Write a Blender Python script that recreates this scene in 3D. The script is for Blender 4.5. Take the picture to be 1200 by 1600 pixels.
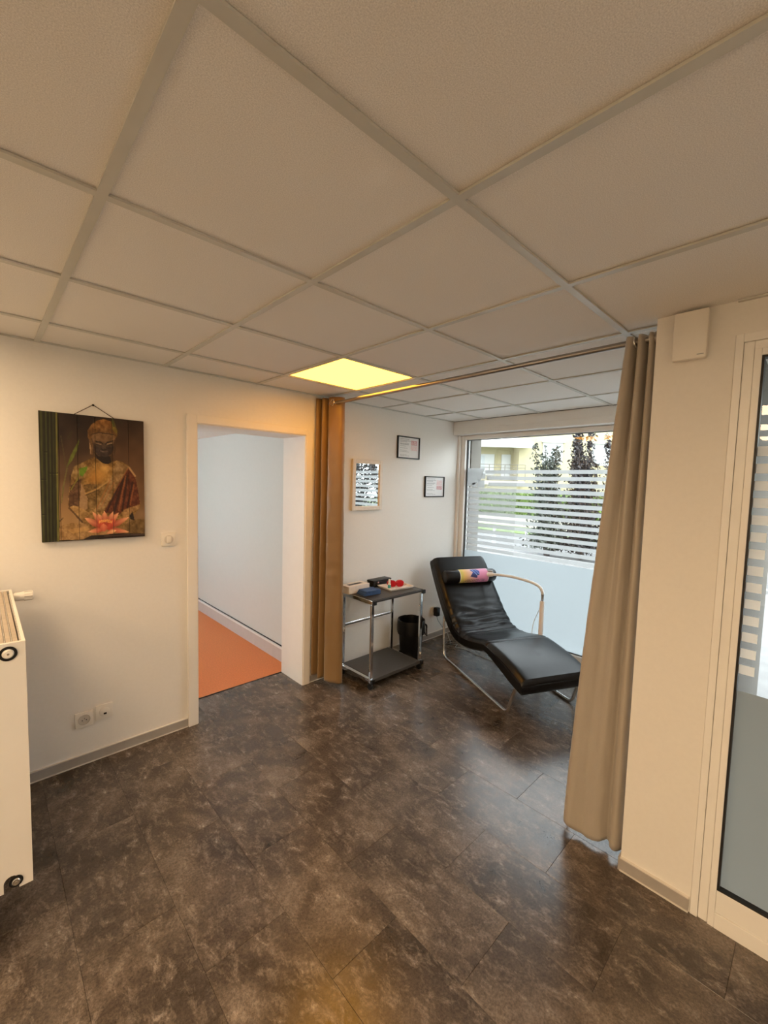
import bpy, bmesh, math, random
import numpy as np
from mathutils import Vector, Matrix, noise

for o in list(bpy.data.objects):
    bpy.data.objects.remove(o, do_unlink=True)
scene = bpy.context.scene
COL = scene.collection
random.seed(7)

# ------------------------------------------------------------------ camera
cd = bpy.data.cameras.new('camera')
cam = bpy.data.objects.new('camera', cd)
COL.objects.link(cam)
right = Vector((0.72336278, -0.68997626, 0.02605867))
up = Vector((0.02857072, 0.0676188, 0.99730207))
fwd = Vector((0.68987681, 0.72066668, -0.06862604))
m = Matrix((right, up, -fwd)).transposed().to_4x4()
m.translation = Vector((0, 0, 1.64))
cam.matrix_world = m
cd.sensor_fit = 'VERTICAL'
cd.sensor_height = 36.0
cd.sensor_width = 27.0
cd.lens = 36.0 * 660.9 / 1600.0
cd.clip_start = 0.02
cd.clip_end = 200
scene.camera = cam

# ------------------------------------------------------------------ world: bright overcast sky
world = bpy.data.worlds.new('overcast_sky')
scene.world = world
world.use_nodes = True
wn = world.node_tree.nodes
wn['Background'].inputs[0].default_value = (0.90, 0.96, 1.0, 1)
wn['Background'].inputs[1].default_value = 8.5

# ------------------------------------------------------------------ view
vs = scene.view_settings
vs.view_transform = 'Standard'
vs.look = 'None'
vs.gamma = 1.0
vs.use_curve_mapping = False
vs.exposure = 0.0

PANEL_COL = (1.0, 0.70, 0.41)       # panels of the main room
PANEL_STRENGTH = 23.5
DIM_COL = (1.0, 0.42, 0.04)         # the yellow panel at the curtain
DIM_STRENGTH = 10.0

# ------------------------------------------------------------------ materials
MATS = {}
def mat(name, col=(0.8, 0.8, 0.8), rough=0.5, metal=0.0, spec=0.5, noise_scale=None, noise_amt=0.08, bump=0.0, bump_scale=200, sheen=0.0):
    if name in MATS:
        return MATS[name]
    M = bpy.data.materials.new(name)
    M.use_nodes = True
    nt = M.node_tree
    b = nt.nodes['Principled BSDF']
    b.inputs['Base Color'].default_value = (*col, 1)
    b.inputs['Roughness'].default_value = rough
    b.inputs['Metallic'].default_value = metal
    b.inputs['Specular IOR Level'].default_value = spec
    if sheen:
        b.inputs['Sheen Weight'].default_value = sheen
    if noise_scale or bump:
        tc = nt.nodes.new('ShaderNodeTexCoord')
    if noise_scale:
        n = nt.nodes.new('ShaderNodeTexNoise')
        n.inputs['Scale'].default_value = noise_scale
        n.inputs['Detail'].default_value = 4
        nt.links.new(tc.outputs['Object'], n.inputs['Vector'])
        r = nt.nodes.new('ShaderNodeValToRGB')
        a = noise_amt
        r.color_ramp.elements[0].position = 0.3
        r.color_ramp.elements[1].position = 0.7
        r.color_ramp.elements[0].color = (*[c * (1 - a) for c in col], 1)
        r.color_ramp.elements[1].color = (*[min(1, c * (1 + a)) for c in col], 1)
        nt.links.new(n.outputs['Fac'], r.inputs['Fac'])
        nt.links.new(r.outputs['Color'], b.inputs['Base Color'])
    if bump:
        n2 = nt.nodes.new('ShaderNodeTexNoise')
        n2.inputs['Scale'].default_value = bump_scale
        n2.inputs['Detail'].default_value = 3
        nt.links.new(tc.outputs['Object'], n2.inputs['Vector'])
        bp = nt.nodes.new('ShaderNodeBump')
        bp.inputs['Strength'].default_value = bump
        bp.inputs['Distance'].default_value = 0.004
        nt.links.new(n2.outputs['Fac'], bp.inputs['Height'])
        nt.links.new(bp.outputs['Normal'], b.inputs['Normal'])
    MATS[name] = M
    return M

def attr_mat(name, rough=0.5, bump=0.0):
    M = bpy.data.materials.new(name)
    M.use_nodes = True
    nt = M.node_tree
    b = nt.nodes['Principled BSDF']
    a = nt.nodes.new('ShaderNodeVertexColor')
    a.layer_name = 'print'
    nt.links.new(a.outputs['Color'], b.inputs['Base Color'])
    b.inputs['Roughness'].default_value = rough
    MATS[name] = M
    return M

def emit_mat(name, col, s):
    M = bpy.data.materials.new(name)
    M.use_nodes = True
    nt = M.node_tree
    nt.nodes.clear()
    e = nt.nodes.new('ShaderNodeEmission')
    e.inputs[0].default_value = (*col, 1)
    e.inputs[1].default_value = s
    o = nt.nodes.new('ShaderNodeOutputMaterial')
    nt.links.new(e.outputs[0], o.inputs[0])
    MATS[name] = M
    return M

def glass_mat(name, tint=(0.96, 0.98, 0.98), ior=1.5):
    M = bpy.data.materials.new(name)
    M.use_nodes = True
    nt = M.node_tree
    nt.nodes.clear()
    t = nt.nodes.new('ShaderNodeBsdfTransparent')
    t.inputs[0].default_value = (*tint, 1)
    g = nt.nodes.new('ShaderNodeBsdfGlossy')
    g.inputs['Roughness'].default_value = 0.0
    f = nt.nodes.new('ShaderNodeFresnel')
    # same reflectance on both faces of the thin pane (no internal total reflection)
    geo = nt.nodes.new('ShaderNodeNewGeometry')
    mr = nt.nodes.new('ShaderNodeMapRange')
    mr.inputs['To Min'].default_value = ior
    mr.inputs['To Max'].default_value = 1.0 / ior
    nt.links.new(geo.outputs['Backfacing'], mr.inputs['Value'])
    nt.links.new(mr.outputs[0], f.inputs[0])
    x = nt.nodes.new('ShaderNodeMixShader')
    o = nt.nodes.new('ShaderNodeOutputMaterial')
    nt.links.new(f.outputs[0], x.inputs[0])
    nt.links.new(t.outputs[0], x.inputs[1])
    nt.links.new(g.outputs[0], x.inputs[2])
    nt.links.new(x.outputs[0], o.inputs[0])
    MATS[name] = M
    return M

def film_mat(name, col, diff=0.35, clear=0.0):
    """frosted adhesive film: scatters the light that falls on it from either side"""
    M = bpy.data.materials.new(name)
    M.use_nodes = True
    nt = M.node_tree
    nt.nodes.clear()
    tr = nt.nodes.new('ShaderNodeBsdfTranslucent')
    tr.inputs[0].default_value = (*col, 1)
    d = nt.nodes.new('ShaderNodeBsdfDiffuse')
    d.inputs[0].default_value = (*col, 1)
    x = nt.nodes.new('ShaderNodeMixShader')
    x.inputs[0].default_value = diff
    nt.links.new(tr.outputs[0], x.inputs[1])
    nt.links.new(d.outputs[0], x.inputs[2])
    o = nt.nodes.new('ShaderNodeOutputMaterial')
    if clear:
        tp = nt.nodes.new('ShaderNodeBsdfTransparent')
        y = nt.nodes.new('ShaderNodeMixShader')
        y.inputs[0].default_value = clear
        nt.links.new(x.outputs[0], y.inputs[1])
        nt.links.new(tp.outputs[0], y.inputs[2])
        nt.links.new(y.outputs[0], o.inputs[0])
    else:
        nt.links.new(x.outputs[0], o.inputs[0])
    MATS[name] = M
    return M

def slate_mat():
    M = bpy.data.materials.new('slate_vinyl')
    M.use_nodes = True
    nt = M.node_tree
    L = nt.links.new
    N = nt.nodes.new
    b = nt.nodes['Principled BSDF']
    tc = N('ShaderNodeTexCoord')
    oi = N('ShaderNodeObjectInfo')
    ml = N('ShaderNodeMath'); ml.operation = 'MULTIPLY'; ml.inputs[1].default_value = 37.0
    L(oi.outputs['Random'], ml.inputs[0])
    ad = N('ShaderNodeVectorMath'); ad.operation = 'ADD'
    L(tc.outputs['Object'], ad.inputs[0]); L(ml.outputs[0], ad.inputs[1])
    def nz(scale, det, rough, dist):
        n = N('ShaderNodeTexNoise')
        n.inputs['Scale'].default_value = scale
        n.inputs['Detail'].default_value = det
        n.inputs['Roughness'].default_value = rough
        n.inputs['Distortion'].default_value = dist
        L(ad.outputs[0], n.inputs['Vector'])
        return n
    n1 = nz(3.2, 10, 0.66, 0.5)
    mp = N('ShaderNodeMapping'); mp.inputs['Scale'].default_value = (1.0, 0.5, 1.0); mp.inputs['Rotation'].default_value = (0, 0, 0.6)
    L(ad.outputs[0], mp.inputs['Vector'])
    n2 = nz(24.0, 10, 0.75, 0.35)
    L(mp.outputs[0], n2.inputs['Vector'])
    n3 = nz(110.0, 8, 0.8, 0.2)
    r1 = N('ShaderNodeValToRGB')
    e = r1.color_ramp.elements
    e[0].position = 0.32; e[0].color = (0.036, 0.028, 0.022, 1)
    e[1].position = 0.72; e[1].color = (0.21, 0.172, 0.140, 1)
    k = e.new(0.5); k.color = (0.088, 0.070, 0.056, 1)
    L(n1.outputs['Fac'], r1.inputs['Fac'])
    r2 = N('ShaderNodeValToRGB')
    e = r2.color_ramp.elements
    e[0].position = 0.50; e[0].color = (0, 0, 0, 1)
    e[1].position = 0.80; e[1].color = (0.8, 0.8, 0.8, 1)
    L(n2.outputs['Fac'], r2.inputs['Fac'])
    mx = N('ShaderNodeMixRGB'); mx.blend_type = 'MIX'
    mx.inputs['Color2'].default_value = (0.40, 0.335, 0.28, 1)
    L(r2.outputs['Color'], mx.inputs['Fac']); L(r1.outputs['Color'], mx.inputs['Color1'])
    r3 = N('ShaderNodeValToRGB')
    e = r3.color_ramp.elements
    e[0].position = 0.33; e[0].color = (0.42, 0.42, 0.42, 1)
    e[1].position = 0.68; e[1].color = (1.55, 1.5, 1.45, 1)
    L(n3.outputs['Fac'], r3.inputs['Fac'])
    mu = N('ShaderNodeMixRGB'); mu.blend_type = 'MULTIPLY'; mu.inputs['Fac'].default_value = 1
    L(mx.outputs[0], mu.inputs['Color1']); L(r3.outputs['Color'], mu.inputs['Color2'])
    L(mu.outputs[0], b.inputs['Base Color'])
    rr = N('ShaderNodeMapRange')
    rr.inputs['To Min'].default_value = 0.16; rr.inputs['To Max'].default_value = 0.34; b.inputs['Specular IOR Level'].default_value = 0.65
    L(n2.outputs['Fac'], rr.inputs['Value']); L(rr.outputs[0], b.inputs['Roughness'])
    bp = N('ShaderNodeBump'); bp.inputs['Strength'].default_value = 0.10; bp.inputs['Distance'].default_value = 0.003
    L(n2.outputs['Fac'], bp.inputs['Height']); L(bp.outputs[0], b.inputs['Normal'])
    MATS['slate'] = M
    return M

WALL = mat('wall_paint', (0.83, 0.81, 0.77), 0.75, noise_scale=60, noise_amt=0.012, bump=0.06, bump_scale=180)
CORR = mat('corridor_paint', (0.67, 0.69, 0.655), 0.42, noise_scale=30, noise_amt=0.01)
PVC = mat('white_pvc', (0.88, 0.87, 0.84), 0.3, noise_scale=8, noise_amt=0.01)
TRIM = mat('door_lacquer', (0.86, 0.83, 0.78), 0.38, noise_scale=12, noise_amt=0.012)
GASKET = mat('black_gasket', (0.012, 0.012, 0.013), 0.45, noise_scale=50)
GLASS = glass_mat('window_glass')
FROST = film_mat('frosted_film', (0.275, 0.30, 0.312), 0.25)
FROST2 = film_mat('frosted_film_stripe', (0.33, 0.335, 0.335), 0.3, 0.06)
FROSTG = film_mat('porch_shaded_film', (0.29, 0.295, 0.27), 0.5)  # porch shade put into the film's darker colour
FROSTS = film_mat('lamplit_film_square', (0.86, 0.83, 0.76), 0.6, 0.02)  # glow of the room lamps put into a paler film colour
HAZE = film_mat('washout_haze_film', (0.45, 0.45, 0.45), 0.4, 0.75)  # washed-out brightness of the glass painted as a pale see-through layer
BASE = mat('baseboard_grey', (0.40, 0.37, 0.34), 0.45, noise_scale=20, noise_amt=0.05)
BEAD = mat('baseboard_bead', (0.72, 0.69, 0.64), 0.4, noise_scale=20, noise_amt=0.03)
TILEW = mat('ceiling_tile', (0.87, 0.85, 0.81), 0.9, noise_scale=420, noise_amt=0.15, bump=0.10, bump_scale=520)
TBAR = mat('ceiling_grid_steel', (0.62, 0.62, 0.57), 0.38, noise_scale=20, noise_amt=0.02)
SLATE = slate_mat()
JOINT = mat('joint_dark', (0.02, 0.017, 0.015), 0.8, noise_scale=50)
ORANGE = mat('orange_linoleum', (0.74, 0.23, 0.065), 0.5, noise_scale=90, noise_amt=0.12)
CHROME = mat('chrome', (0.82, 0.82, 0.82), 0.12, 1.0, noise_scale=30, noise_amt=0.02)
SATIN = mat('satin_steel', (0.80, 0.79, 0.77), 0.26, 1.0, noise_scale=60, noise_amt=0.04)
RODM = mat('brushed_rod', (0.36, 0.34, 0.32), 0.28, 1.0, noise_scale=60, noise_amt=0.04)
LEATHER = mat('black_leather', (0.006, 0.006, 0.007), 0.28, spec=0.36, noise_scale=40, noise_amt=0.2, bump=0.05, bump_scale=500)
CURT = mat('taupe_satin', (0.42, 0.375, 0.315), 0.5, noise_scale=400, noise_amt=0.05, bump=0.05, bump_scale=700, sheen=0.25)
CURT2 = mat('taupe_satin_warm_lit', (0.235, 0.138, 0.052), 0.38, noise_scale=400, noise_amt=0.05, bump=0.05, bump_scale=700, sheen=0.2)  # same satin as CURT, the panel's warm light put into its colour
RADW = mat('radiator_enamel', (0.82, 0.79, 0.73), 0.32, noise_scale=10, noise_amt=0.01)
PLAST = mat('white_plastic', (0.83, 0.80, 0.74), 0.35, noise_scale=20, noise_amt=0.01)
BLKP = mat('black_plastic', (0.007, 0.007, 0.0075), 0.42, spec=0.35, noise_scale=40, noise_amt=0.1)
LINER = mat('black_bin_liner', (0.004, 0.004, 0.0045), 0.30, spec=0.3, noise_scale=30, noise_amt=0.1)
DARKP = mat('dark_laminate', (0.034, 0.028, 0.023), 0.38, noise_scale=60, noise_amt=0.12)
SHELF = mat('grey_laminate', (0.062, 0.056, 0.05), 0.45, noise_scale=60, noise_amt=0.08)
PAPER = mat('white_paper', (0.80, 0.80, 0.80), 0.6, noise_scale=30, noise_amt=0.01)
INK = mat('grey_ink', (0.42, 0.43, 0.44), 0.7, noise_scale=60)
INKR = mat('red_ink', (0.62, 0.26, 0.27), 0.7, noise_scale=60)
INKP = mat('pink_ink', (0.78, 0.55, 0.54), 0.7, noise_scale=60)
INKD = mat('dark_ink', (0.05, 0.04, 0.06), 0.6, noise_scale=60)
MIRROR = mat('mirror_silver', (0.92, 0.94, 0.93), 0.0, 1.0)
MFRAME = mat('pale_wood_frame', (0.80, 0.74, 0.66), 0.4, noise_scale=30, noise_amt=0.04)
BLUE = mat('blue_cloth', (0.030, 0.075, 0.20), 0.8, noise_scale=80, noise_amt=0.15, bump=0.2, bump_scale=500)
CARD = mat('printed_carton', (0.74, 0.66, 0.58), 0.6, noise_scale=25, noise_amt=0.08)
REDP = mat('red_plastic', (0.50, 0.008, 0.018), 0.18, noise_scale=20, noise_amt=0.1)
TEAL = mat('teal_label', (0.03, 0.30, 0.28), 0.4, noise_scale=20)
KRAFT = mat('kraft_paper', (0.55, 0.40, 0.26), 0.7, noise_scale=40)
ARMW = mat('warm_white_plastic', (0.90, 0.85, 0.82), 0.4, noise_scale=20, noise_amt=0.02)
GREYP = mat('grey_plastic', (0.35, 0.37, 0.38), 0.4, noise_scale=20)
TUBEW = mat('arm_grey_white', (0.86, 0.89, 0.92), 0.4, noise_scale=20, noise_amt=0.02)
CREAM = mat('cream_render', (0.37, 0.324, 0.2), 0.85, noise_scale=2, noise_amt=0.04)
CREAMW = mat('pale_render', (0.4, 0.376, 0.32), 0.85, noise_scale=2, noise_amt=0.03)
SHUT = mat('white_shutter', (0.43, 0.43, 0.42), 0.6, noise_scale=4, noise_amt=0.02)
PEACH = mat('peach_render', (0.42, 0.3, 0.21), 0.85, noise_scale=2, noise_amt=0.04)
RAILM = mat('balcony_rail', (0.14, 0.124, 0.1), 0.5, noise_scale=9)
PAVE = mat('concrete_paving', (0.143, 0.1397, 0.1353), 0.85, noise_scale=6, noise_amt=0.12)
ASPH = mat('asphalt', (0.096, 0.096, 0.096), 0.9, noise_scale=14, noise_amt=0.15)
KERB = mat('kerb_stone', (0.252, 0.245, 0.238), 0.8, noise_scale=12, noise_amt=0.08)
GRASS = mat('lawn', (0.072, 0.11, 0.028), 0.95, noise_scale=5, noise_amt=0.35)
HEDGE = mat('hedge_leaf', (0.072, 0.12, 0.016), 0.7, noise_scale=9, noise_amt=0.5)
PURP = mat('purple_leaf', (0.0114, 0.0084, 0.00936), 0.55, noise_scale=12, noise_amt=0.5)
GRNL = mat('grey_green_leaf', (0.034, 0.039, 0.027), 0.6, noise_scale=12, noise_amt=0.4)
BARK = mat('bark', (0.07, 0.05, 0.04), 0.9, noise_scale=20)
EXTW = mat('exterior_render', (0.15, 0.136, 0.116), 0.85, noise_scale=5, noise_amt=0.05)

# ------------------------------------------------------------------ mesh helpers
class MB:
    def __init__(self):
        self.bm = bmesh.new()
    def box(self, x0, x1, y0, y1, z0, z1, bev=0.0):
        if bev <= 0:
            vs_ = [self.bm.verts.new((x, y, z)) for x in (x0, x1) for y in (y0, y1) for z in (z0, z1)]
            for f in ((0, 1, 3, 2), (4, 6, 7, 5), (0, 4, 5, 1), (2, 3, 7, 6), (0, 2, 6, 4), (1, 5, 7, 3)):
                self.bm.faces.new([vs_[i] for i in f])
        else:
            t = bmesh.new()
            r = bmesh.ops.create_cube(t, size=1)
            for v in t.verts:
                v.co = Vector(((x0 + x1) / 2 + v.co.x * (x1 - x0), (y0 + y1) / 2 + v.co.y * (y1 - y0), (z0 + z1) / 2 + v.co.z * (z1 - z0)))
            bmesh.ops.bevel(t, geom=t.edges[:], offset=bev, segments=2, profile=0.6, affect='EDGES')
            self.merge(t)
        return self
    def merge(self, t):
        me = bpy.data.meshes.new('tmp')
        t.to_mesh(me); t.free()
        self.bm.from_mesh(me)
        bpy.data.meshes.remove(me)
    def quad(self, a, b, c, d):
        self.bm.faces.new([self.bm.verts.new(p) for p in (a, b, c, d)])
        return self
    def poly(self, pts):
        self.bm.faces.new([self.bm.verts.new(p) for p in pts])
        return self
    def prism(self, pts, d):
        """extrude a planar polygon by vector d"""
        d = Vector(d)
        a = [self.bm.verts.new(Vector(p)) for p in pts]
        b = [self.bm.verts.new(Vector(p) + d) for p in pts]
        n = len(a)
        self.bm.faces.new(a[::-1]); self.bm.faces.new(b)
        for i in range(n):
            self.bm.faces.new((a[i], a[(i + 1) % n], b[(i + 1) % n], b[i]))
        return self
    def tube(self, pts, r, seg=12, closed=False, caps=True):
        pts = [Vector(p) for p in pts]
        rr = r if isinstance(r, (list, tuple)) else [r] * len(pts)
        n = len(pts)
        rings = []
        prev = None
        for i, p in enumerate(pts):
            if closed:
                t = (pts[(i + 1) % n] - pts[i - 1]).normalized()
            else:
                t = (pts[min(i + 1, n - 1)] - pts[max(i - 1, 0)]).normalized()
            if prev is None:
                a = Vector((0, 0, 1)) if abs(t.z) < 0.9 else Vector((1, 0, 0))
                nx = t.cross(a).normalized()
            else:
                nx = (prev - t * prev.dot(t)).normalized()
            prev = nx
            ny = t.cross(nx)
            rings.append([self.bm.verts.new(p + (nx * math.cos(2 * math.pi * k / seg) + ny * math.sin(2 * math.pi * k / seg)) * rr[i]) for k in range(seg)])
        m_ = n if closed else n - 1
        for i in range(m_):
            A, B = rings[i], rings[(i + 1) % n]
            for k in range(seg):
                self.bm.faces.new((A[k], A[(k + 1) % seg], B[(k + 1) % seg], B[k]))
        if caps and not closed:
            self.bm.faces.new(rings[0][::-1]); self.bm.faces.new(rings[-1])
        return self
    def lathe(self, prof, c, axis='z', seg=24):
        """prof: list of (radius, height)"""
        c = Vector(c)
        rings = []
        for r, h in prof:
            ring = []
            for k in range(seg):
                a = 2 * math.pi * k / seg
                p = {'z': Vector((r * math.cos(a), r * math.sin(a), h)), 'x': Vector((h, r * math.cos(a), r * math.sin(a))), 'y': Vector((r * math.sin(a), h, r * math.cos(a)))}[axis]
                ring.append(self.bm.verts.new(c + p))
            rings.append(ring)
        for A, B in zip(rings[:-1], rings[1:]):
            for k in range(seg):
                self.bm.faces.new((A[k], A[(k + 1) % seg], B[(k + 1) % seg], B[k]))
        if prof[0][0] > 1e-6:
            self.bm.faces.new(rings[0][::-1])
        if prof[-1][0] > 1e-6:
            self.bm.faces.new(rings[-1])
        return self
    def build(self, name, material, parent=None, smooth=False, kind=None, local=True):
        bm = self.bm
        bmesh.ops.remove_doubles(bm, verts=bm.verts[:], dist=1e-6)
        bmesh.ops.recalc_face_normals(bm, faces=bm.faces[:])
        me = bpy.data.meshes.new(name)
        bm.to_mesh(me); bm.free()
        me.materials.append(material)
        if smooth:
            for p in me.polygons:
                p.use_smooth = True
            try:
                me.set_sharp_from_angle(angle=math.radians(40))
            except Exception:
                pass
        return link(name, me, parent, kind)

def link(name, me, parent=None, kind=None):
    o = bpy.data.objects.new(name, me)
    COL.objects.link(o)
    if parent is not None:
        o.parent = parent
        o.matrix_parent_inverse = PINV.get(parent.name, Matrix())
    if kind:
        o['kind'] = kind
    return o
PINV = {}

def thing(name, label, cat, loc=(0, 0, 0), group=None):
    """an Empty at the thing's base; parts below are written in world coordinates"""
    o = bpy.data.objects.new(name, None)
    COL.objects.link(o)
    o.location = loc
    o.empty_display_size = 0.1
    o['label'] = label
    o['category'] = cat
    if group:
        o['group'] = group
    PINV[o.name] = Matrix.Translation(-Vector(loc))
    return o

def tag(o, label, cat, group=None):
    o['label'] = label
    o['category'] = cat
    if group:
        o['group'] = group
    return o

def subdivide(o, n=1):
    md = o.modifiers.new('subsurf', 'SUBSURF')
    md.levels = n
    md.render_levels = n

def arc(c, a, b, r, n=6):
    pass

def bend(pts, r=0.05, n=6):
    """round the corners of a polyline"""
    pts = [Vector(p) for p in pts]
    out = [pts[0]]
    for i in range(1, len(pts) - 1):
        p = pts[i]
        a = (pts[i - 1] - p); b = (pts[i + 1] - p)
        rr = min(r, a.length * 0.49, b.length * 0.49)
        a = p + a.normalized() * rr; b = p + b.normalized() * rr
        for k in range(n + 1):
            t = k / n
            out.append(a * (1 - t) ** 2 + p * 2 * t * (1 - t) + b * t * t)
    out.append(pts[-1])
    return out

def spline(pts, n=8):
    """Catmull-Rom through points"""
    P = [Vector(p) for p in pts]
    P = [P[0] * 2 - P[1]] + P + [P[-1] * 2 - P[-2]]
    out = []
    for i in range(1, len(P) - 2):
        for k in range(n):
            t = k / n
            out.append(0.5 * ((2 * P[i]) + (P[i + 1] - P[i - 1]) * t + (2 * P[i - 1] - 5 * P[i] + 4 * P[i + 1] - P[i + 2]) * t * t + (3 * P[i] - P[i - 1] - 3 * P[i + 1] + P[i + 2]) * t ** 3))
    out.append(P[-2])
    return out

# ================================================================== SETTING
CEIL = 2.306
YA = 2.819          # wall with the doorway
YA2 = 3.13          # its far side
XC = 1.957          # wall with the tall glazing
XB = 3.86           # glass of the alcove window
YP = 0.51           # alcove side of the pillar
YQ = 0.262          # glazing side of the pillar
XBACK, YBACK = -4.2, -2.6

# ---- floor
floor = MB().box(XBACK - .2, XB + .06, YBACK - .2, YA2 + 0.0, -0.12, -0.0042).build('floor', JOINT, kind='structure')
tile_cache = {}
def floor_tile(x0, x1, y0, y1):
    key = (round(x1 - x0, 3), round(y1 - y0, 3))
    if key not in tile_cache:
        g = 0.0004
        w, h = key
        b = MB()
        # tile with a tiny chamfer: top, slanted rim
        b.box(g, w - g, g, h - g, -0.004, 0.0)
        bm = b.bm
        bm.normal_update()
        bmesh.ops.recalc_face_normals(bm, faces=bm.faces[:])
        top = [e for e in bm.edges if all(v.co.z > -0.001 for v in e.verts)]
        bmesh.ops.bevel(bm, geom=top, offset=0.0006, segments=1, affect='EDGES')
        me = bpy.data.meshes.new('floor_tile')
        bm.to_mesh(me); bm.free()
        me.materials.append(SLATE)
        tile_cache[key] = me
    o = link('floor_tile', tile_cache[key], floor)
    o.location = (x0, y0, 0)
XR0 = 0.497
for i in range(-10, 12):
    xa, xb = XR0 + 0.3 * i, XR0 + 0.3 * (i + 1)
    off = 0.42 if i % 2 else 0.12
    for j in range(-4, 6):
        ya, yb = off + 0.6 * j, off + 0.6 * (j + 1)
        yb2 = min(yb, YA2)
        xb2 = min(xb, XB - 0.1)
        if yb2 - ya < 0.02 or xb2 - xa < 0.02:
            continue
        if xa > XC + 0.05 and yb < YP - 0.02:
            continue
        floor_tile(xa, xb2, ya, yb2)
# far part of the room behind the viewpoint
MB().box(XBACK, XR0 - 3.0, YBACK, YA, -0.0041, 0.0).build('floor_sheet', SLATE, floor)
MB().box(XR0 - 3.0, XC, YBACK, 0.12 - 2.4, -0.0041, 0.0).build('floor_sheet', SLATE, floor)

cfloor = MB().box(-0.6, 2.2, YA2, 6.8, -0.12, 0.0).build('floor_corridor', ORANGE, kind='structure')
MB().box(1.0, 1.845, YA2 - 0.004, YA2 + 0.006, -0.002, 0.0016).build('threshold_strip', BLKP, cfloor)

# ---- ceiling: slab, grid runners, tiles
ceiling = MB().box(XBACK - .2, XB + .1, YBACK - .2, YA + 0.02, CEIL + 0.03, CEIL + 0.12).build('ceiling', JOINT, kind='structure')
MX = [-0.3698 + 0.6 * i for i in range(-7, 8)]
LY = [0.6449 + 0.6 * j for j in range(-6, 5)]
HW = 0.012
def inroom(x0, x1, y0, y1):
    return not (x0 > XC - 0.02 and y1 < YP + 0.02)
rt = {}
def runner(x0, x1, y0, y1, nm):
    MB().box(x0, x1, y0, y1, CEIL, CEIL + 0.006).box((x0 + x1) / 2 - 0.001 if x1 - x0 < 0.1 else x0, (x0 + x1) / 2 + 0.001 if x1 - x0 < 0.1 else x1,
        (y0 + y1) / 2 - 0.001 if y1 - y0 < 0.1 else y0, (y0 + y1) / 2 + 0.001 if y1 - y0 < 0.1 else y1, CEIL + 0.006, CEIL + 0.03).build(nm, TBAR, ceiling)
XE = 3.70
for x in MX:
    if x > XE: continue
    runner(x - HW, x + HW, YBACK if x < XC else YP, YA, 'main_runner')
for y in LY:
    if y > YA: continue
    xe = XE if y > YP else XC
    xs = [XBACK] + [x for x in MX if XBACK < x < xe] + [xe]
    for a, b in zip(xs[:-1], xs[1:]):
        runner(a + HW if a > XBACK else a, b - HW if b < xe else b, y - HW, y + HW, 'cross_runner')
tcache = {}
xs = sorted([XBACK] + [x for x in MX if XBACK < x < XE] + [XE])
ys = sorted([YBACK] + [y for y in LY if YBACK < y < YA] + [YA])
for ix, (a, b) in enumerate(zip(xs[:-1], xs[1:])):
    for iy, (c, d) in enumerate(zip(ys[:-1], ys[1:])):
        if a > XC and d < YP: continue
        cx, cy = (a + b) / 2, (c + d) / 2
        skip = False
        for (px, py) in ((1.7302, 2.1449), (-0.6698, 0.3449), (-3.0698, 0.3449), (-1.8698, -1.4551), (-0.6698, -1.4551), (-1.8698, 0.3449), (-3.0698, -1.4551), (-1.8698, 2.1449), (-0.6698, 2.1449)):
            if abs(cx - px) < 0.1 and abs(cy - py) < 0.1: skip = True
        if skip: continue
        key = (round(b - a, 3), round(d - c, 3))
        if key not in tcache:
            w, h = key
            g = 0.0025
            mm = MB().box(g, w - g, g, h - g, 0, 0.015)
            bmesh.ops.recalc_face_normals(mm.bm, faces=mm.bm.faces[:])
            me = bpy.data.meshes.new('ceiling_tile')
            mm.bm.to_mesh(me); mm.bm.free()
            me.materials.append(TILEW)
            tcache[key] = me
        o = link('ceiling_tile', tcache[key], ceiling)
        o.location = (a, c, CEIL + 0.0066 + random.uniform(0, 0.0012))
# wall angle round the edge
MB().box(XBACK, XE, YA - 0.018, YA, CEIL + 0.0005, CEIL + 0.0064).box(XC - 0.018, XC, YBACK, YQ, CEIL + 0.0005, CEIL + 0.0064).build('wall_angle', TBAR, ceiling)

# ---- lit ceiling panels
EM = emit_mat('warm_panel', PANEL_COL, PANEL_STRENGTH)
EMD = emit_mat('yellow_panel', DIM_COL, DIM_STRENGTH)
def panel(cx, cy, label, em=None):
    t = thing('ceiling_light', label, 'ceiling light', (cx, cy, CEIL), 'square lit ceiling panels')
    s = 0.288
    f = MB()
    for (x0, x1, y0, y1) in ((-s, s, -s, -s + .012), (-s, s, s - .012, s), (-s, -s + .012, -s + .012, s - .012), (s - .012, s, -s + .012, s - .012)):
        f.box(cx + x0, cx + x1, cy + y0, cy + y1, CEIL + 0.004, CEIL + 0.014)
    f.build('frame', TBAR, t)
    MB().box(cx - s + .012, cx + s - .012, cy - s + .012, cy + s - .012, CEIL + 0.006, CEIL + 0.012).build('diffuser', em or EM, t)
panel(1.7302, 2.1449, 'lit yellow square ceiling panel in front of the doorway curtain', EMD)
panel(-0.6698, 0.3449, 'lit square ceiling panel mirrored as upper yellow band in right glazing')
panel(-3.0698, 0.3449, 'lit square ceiling panel mirrored as lower yellow band in right glazing')
for (px, py, w_) in ((-1.8698, -1.4551, 'third'), (-0.6698, -1.4551, 'nearest'), (-1.8698, 0.3449, 'middle'), (-3.0698, -1.4551, 'last'), (-1.8698, 2.1449, 'side'), (-0.6698, 2.1449, 'wall-side')):  # panels added out of view to brighten walls and ceiling
    panel(px, py, 'added lit ceiling panel out of view behind the viewpoint, the %s one of the rear row' % w_)

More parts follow.
